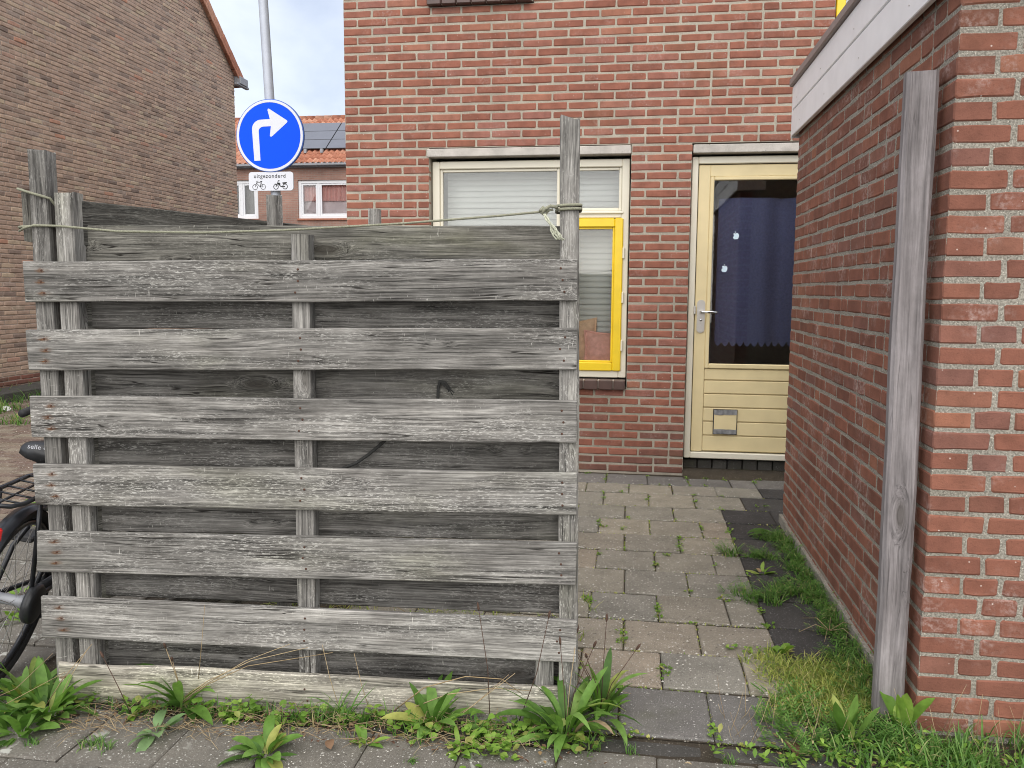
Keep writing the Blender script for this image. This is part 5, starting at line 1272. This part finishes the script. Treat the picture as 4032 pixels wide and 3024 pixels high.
for i in range(60):
    x, y, a, L = frand(.3, 1.2), frand(2.35, 2.55), frand(0, 6.28), frand(.04, .14); straw([(x, y, .005), (x + L * .3 * math.cos(a), y + L * .3 * math.sin(a), L * .5), (x + L * .5 * math.cos(a), y + L * .5 * math.sin(a), L)], .0009)
for (x, y, h, dx) in ((1.02, 2.47, .17, .01), (1.14, 2.46, .14, .03), (1.22, 2.47, .19, .02), (.93, 2.46, .20, .05), (1.08, 2.45, .12, -.03)): straw([(x, y, 0), (x + dx * .4, y, h * .6), (x + dx, y, h)], .0013)
sc_ = V((.775, 3.22, .03))
for a in (20, 75, 130, 200, 250, 310): straw([sc_, sc_ + V((.06 * math.cos(rad(a)), .06 * math.sin(rad(a)), .03)), sc_ + V((.13 * math.cos(rad(a)), .13 * math.sin(rad(a)), .005))], .0016)
for i in range(70):
    x, y, a, L = frand(-1.5, -.1), frand(2.6, 3.2), frand(0, 6.28), frand(.05, .2); straw([(x, y, .01), (x + L * .5 * math.cos(a), y + L * .5 * math.sin(a), .03), (x + L * math.cos(a), y + L * math.sin(a), .012)], .0013)
sw.build('dry_straw', M['straw'], None, True, kind='stuff')
# tall ribwort stalks in front of the fence
random.seed(58)
for (s0, o0, s1, z1, o1, lab) in ((-.225, -.06, -.265, .345, -.01, 'thin dark plantain stalk rising before the lowest nailed board, near the tall post'), (-.14, -.05, -.05, .33, -.02, 'thin dark plantain stalk with a seed head beside the tall post'),
                                  (-1.36, -.06, -1.455, .165, -.03, 'dark plantain stalk leaning over the pale bottom board')):
    t = thing('seed_stalk', lab, 'plant', fpt(s0, 0, o0)); a = V((0, 0, 0)); b = fpt(s1, z1, o1) - fpt(s0, 0, o0); c = a.lerp(b, .5) + V((.012, -.01, .0))
    m = MB(); m.tube([a, c, b], [.0017, .0014, .0011], 5); m.build('stalk', M['seed'], t, True); d = (b - c).normalized()
    m = MB(); m.tube([b, b + d * .006, b + d * .018, b + d * .026], [.0015, .0042, .0038, .001], 7); m.build('seed_head', M['seed'], t, True)
# fallen leaves
random.seed(60)
LV_ = [((.273, 5.60), .034, 'yellow fallen leaf on the tile row below the house wall', 'straw'), ((-.145, 2.275), .05, 'dark brown fallen leaf beside the big plantain', 'dead'), ((.49, 2.335), .085, 'dark brown curled leaf on the kerb left of the wooden post', 'dead'),
       ((-.86, 2.21), .05, 'brown fallen leaf beside the bright plantain rosette', 'dead'), ((.19, 2.245), .022, 'tiny yellow leaf on the kerb band', 'straw'), ((-.545, 2.31), .06, 'dark brown leaf lying under the broad-leaved plantain', 'dead')]
for (xy, L, lab, mt) in LV_:
    m = MB(); blade(m, (0, 0, .004), frand(0, 6.28), rad(18), L, L * .55, .8, 5, .35, oval, .5, .4); tag(m.build('fallen_leaf', M[mt], None, True, loc=(xy[0], xy[1], .004)), lab, 'leaf', 'fallen leaves on the paving')
m = MB(); blade(m, (0, 0, .0), 0.4, rad(25), .12, .09, 1.2, 6, .5, oval, .5, .9); tag(m.build('paper_scrap', M['petal'], None, True, loc=(-6.75, 7.95, .0)), 'white scrap of paper in the weeds by the far kerb', 'litter')
m = MB(); blade(m, (0, 0, .01), 2.6, rad(12), .17, .06, .5, 7, .5, lance, .2, .8); blade(m, (-.03, .01, .01), 3.0, rad(10), .13, .05, .5, 7, .4, lance, .9, .5); tag(m.build('wilted_leaf', M['leaf_light'], None, True, loc=(.80, 4.53, .005)), 'wilted pale leaf lying by the garage wall on the dark tiles', 'leaf')
random.seed(62); ll = MB()
for i in range(620):
    if i < 420: x, y = frand(-1.75, -.05), 2.30 + frand(-.10, .05)
    else: x, y = frand(.42, 1.3), 2.36 + frand(-.06, .14)
    L = frand(.006, .022); blade(ll, (x, y, frand(.0, .01)), frand(0, 6.28), rad(frand(-15, 35)), L, L * frand(.3, .7), frand(-.6, .9), 2, frand(0, .4), None)
ll.build('leaf_litter', M['dead'], None, kind='stuff')
# grit on the paving
random.seed(61); gt_ = MB()
for i in range(1500):
    if random.random() < .55: x, y = frand(-.45, .56), random.choice(rows)[0] + frand(-.02, .03) + (frand(0, .3) if random.random() < .5 else 0)
    else: x, y = frand(-2.3, 1.3), frand(2.02, 2.34)
    r = frand(.002, .0058) if y > 2.6 else frand(.0012, .0032); z = .0025
    gt_.add([(x - r, y - r * .6, z), (x + r, y - r * .4, z), (x + r * .3, y + r, z), (x, y, z + r * .8)], [(0, 1, 3), (1, 2, 3), (2, 0, 3)])
gt_.build('grit', plain('pale_grit', (0.52, 0.50, 0.45), .9, 0, .2, 90), None, kind='stuff')
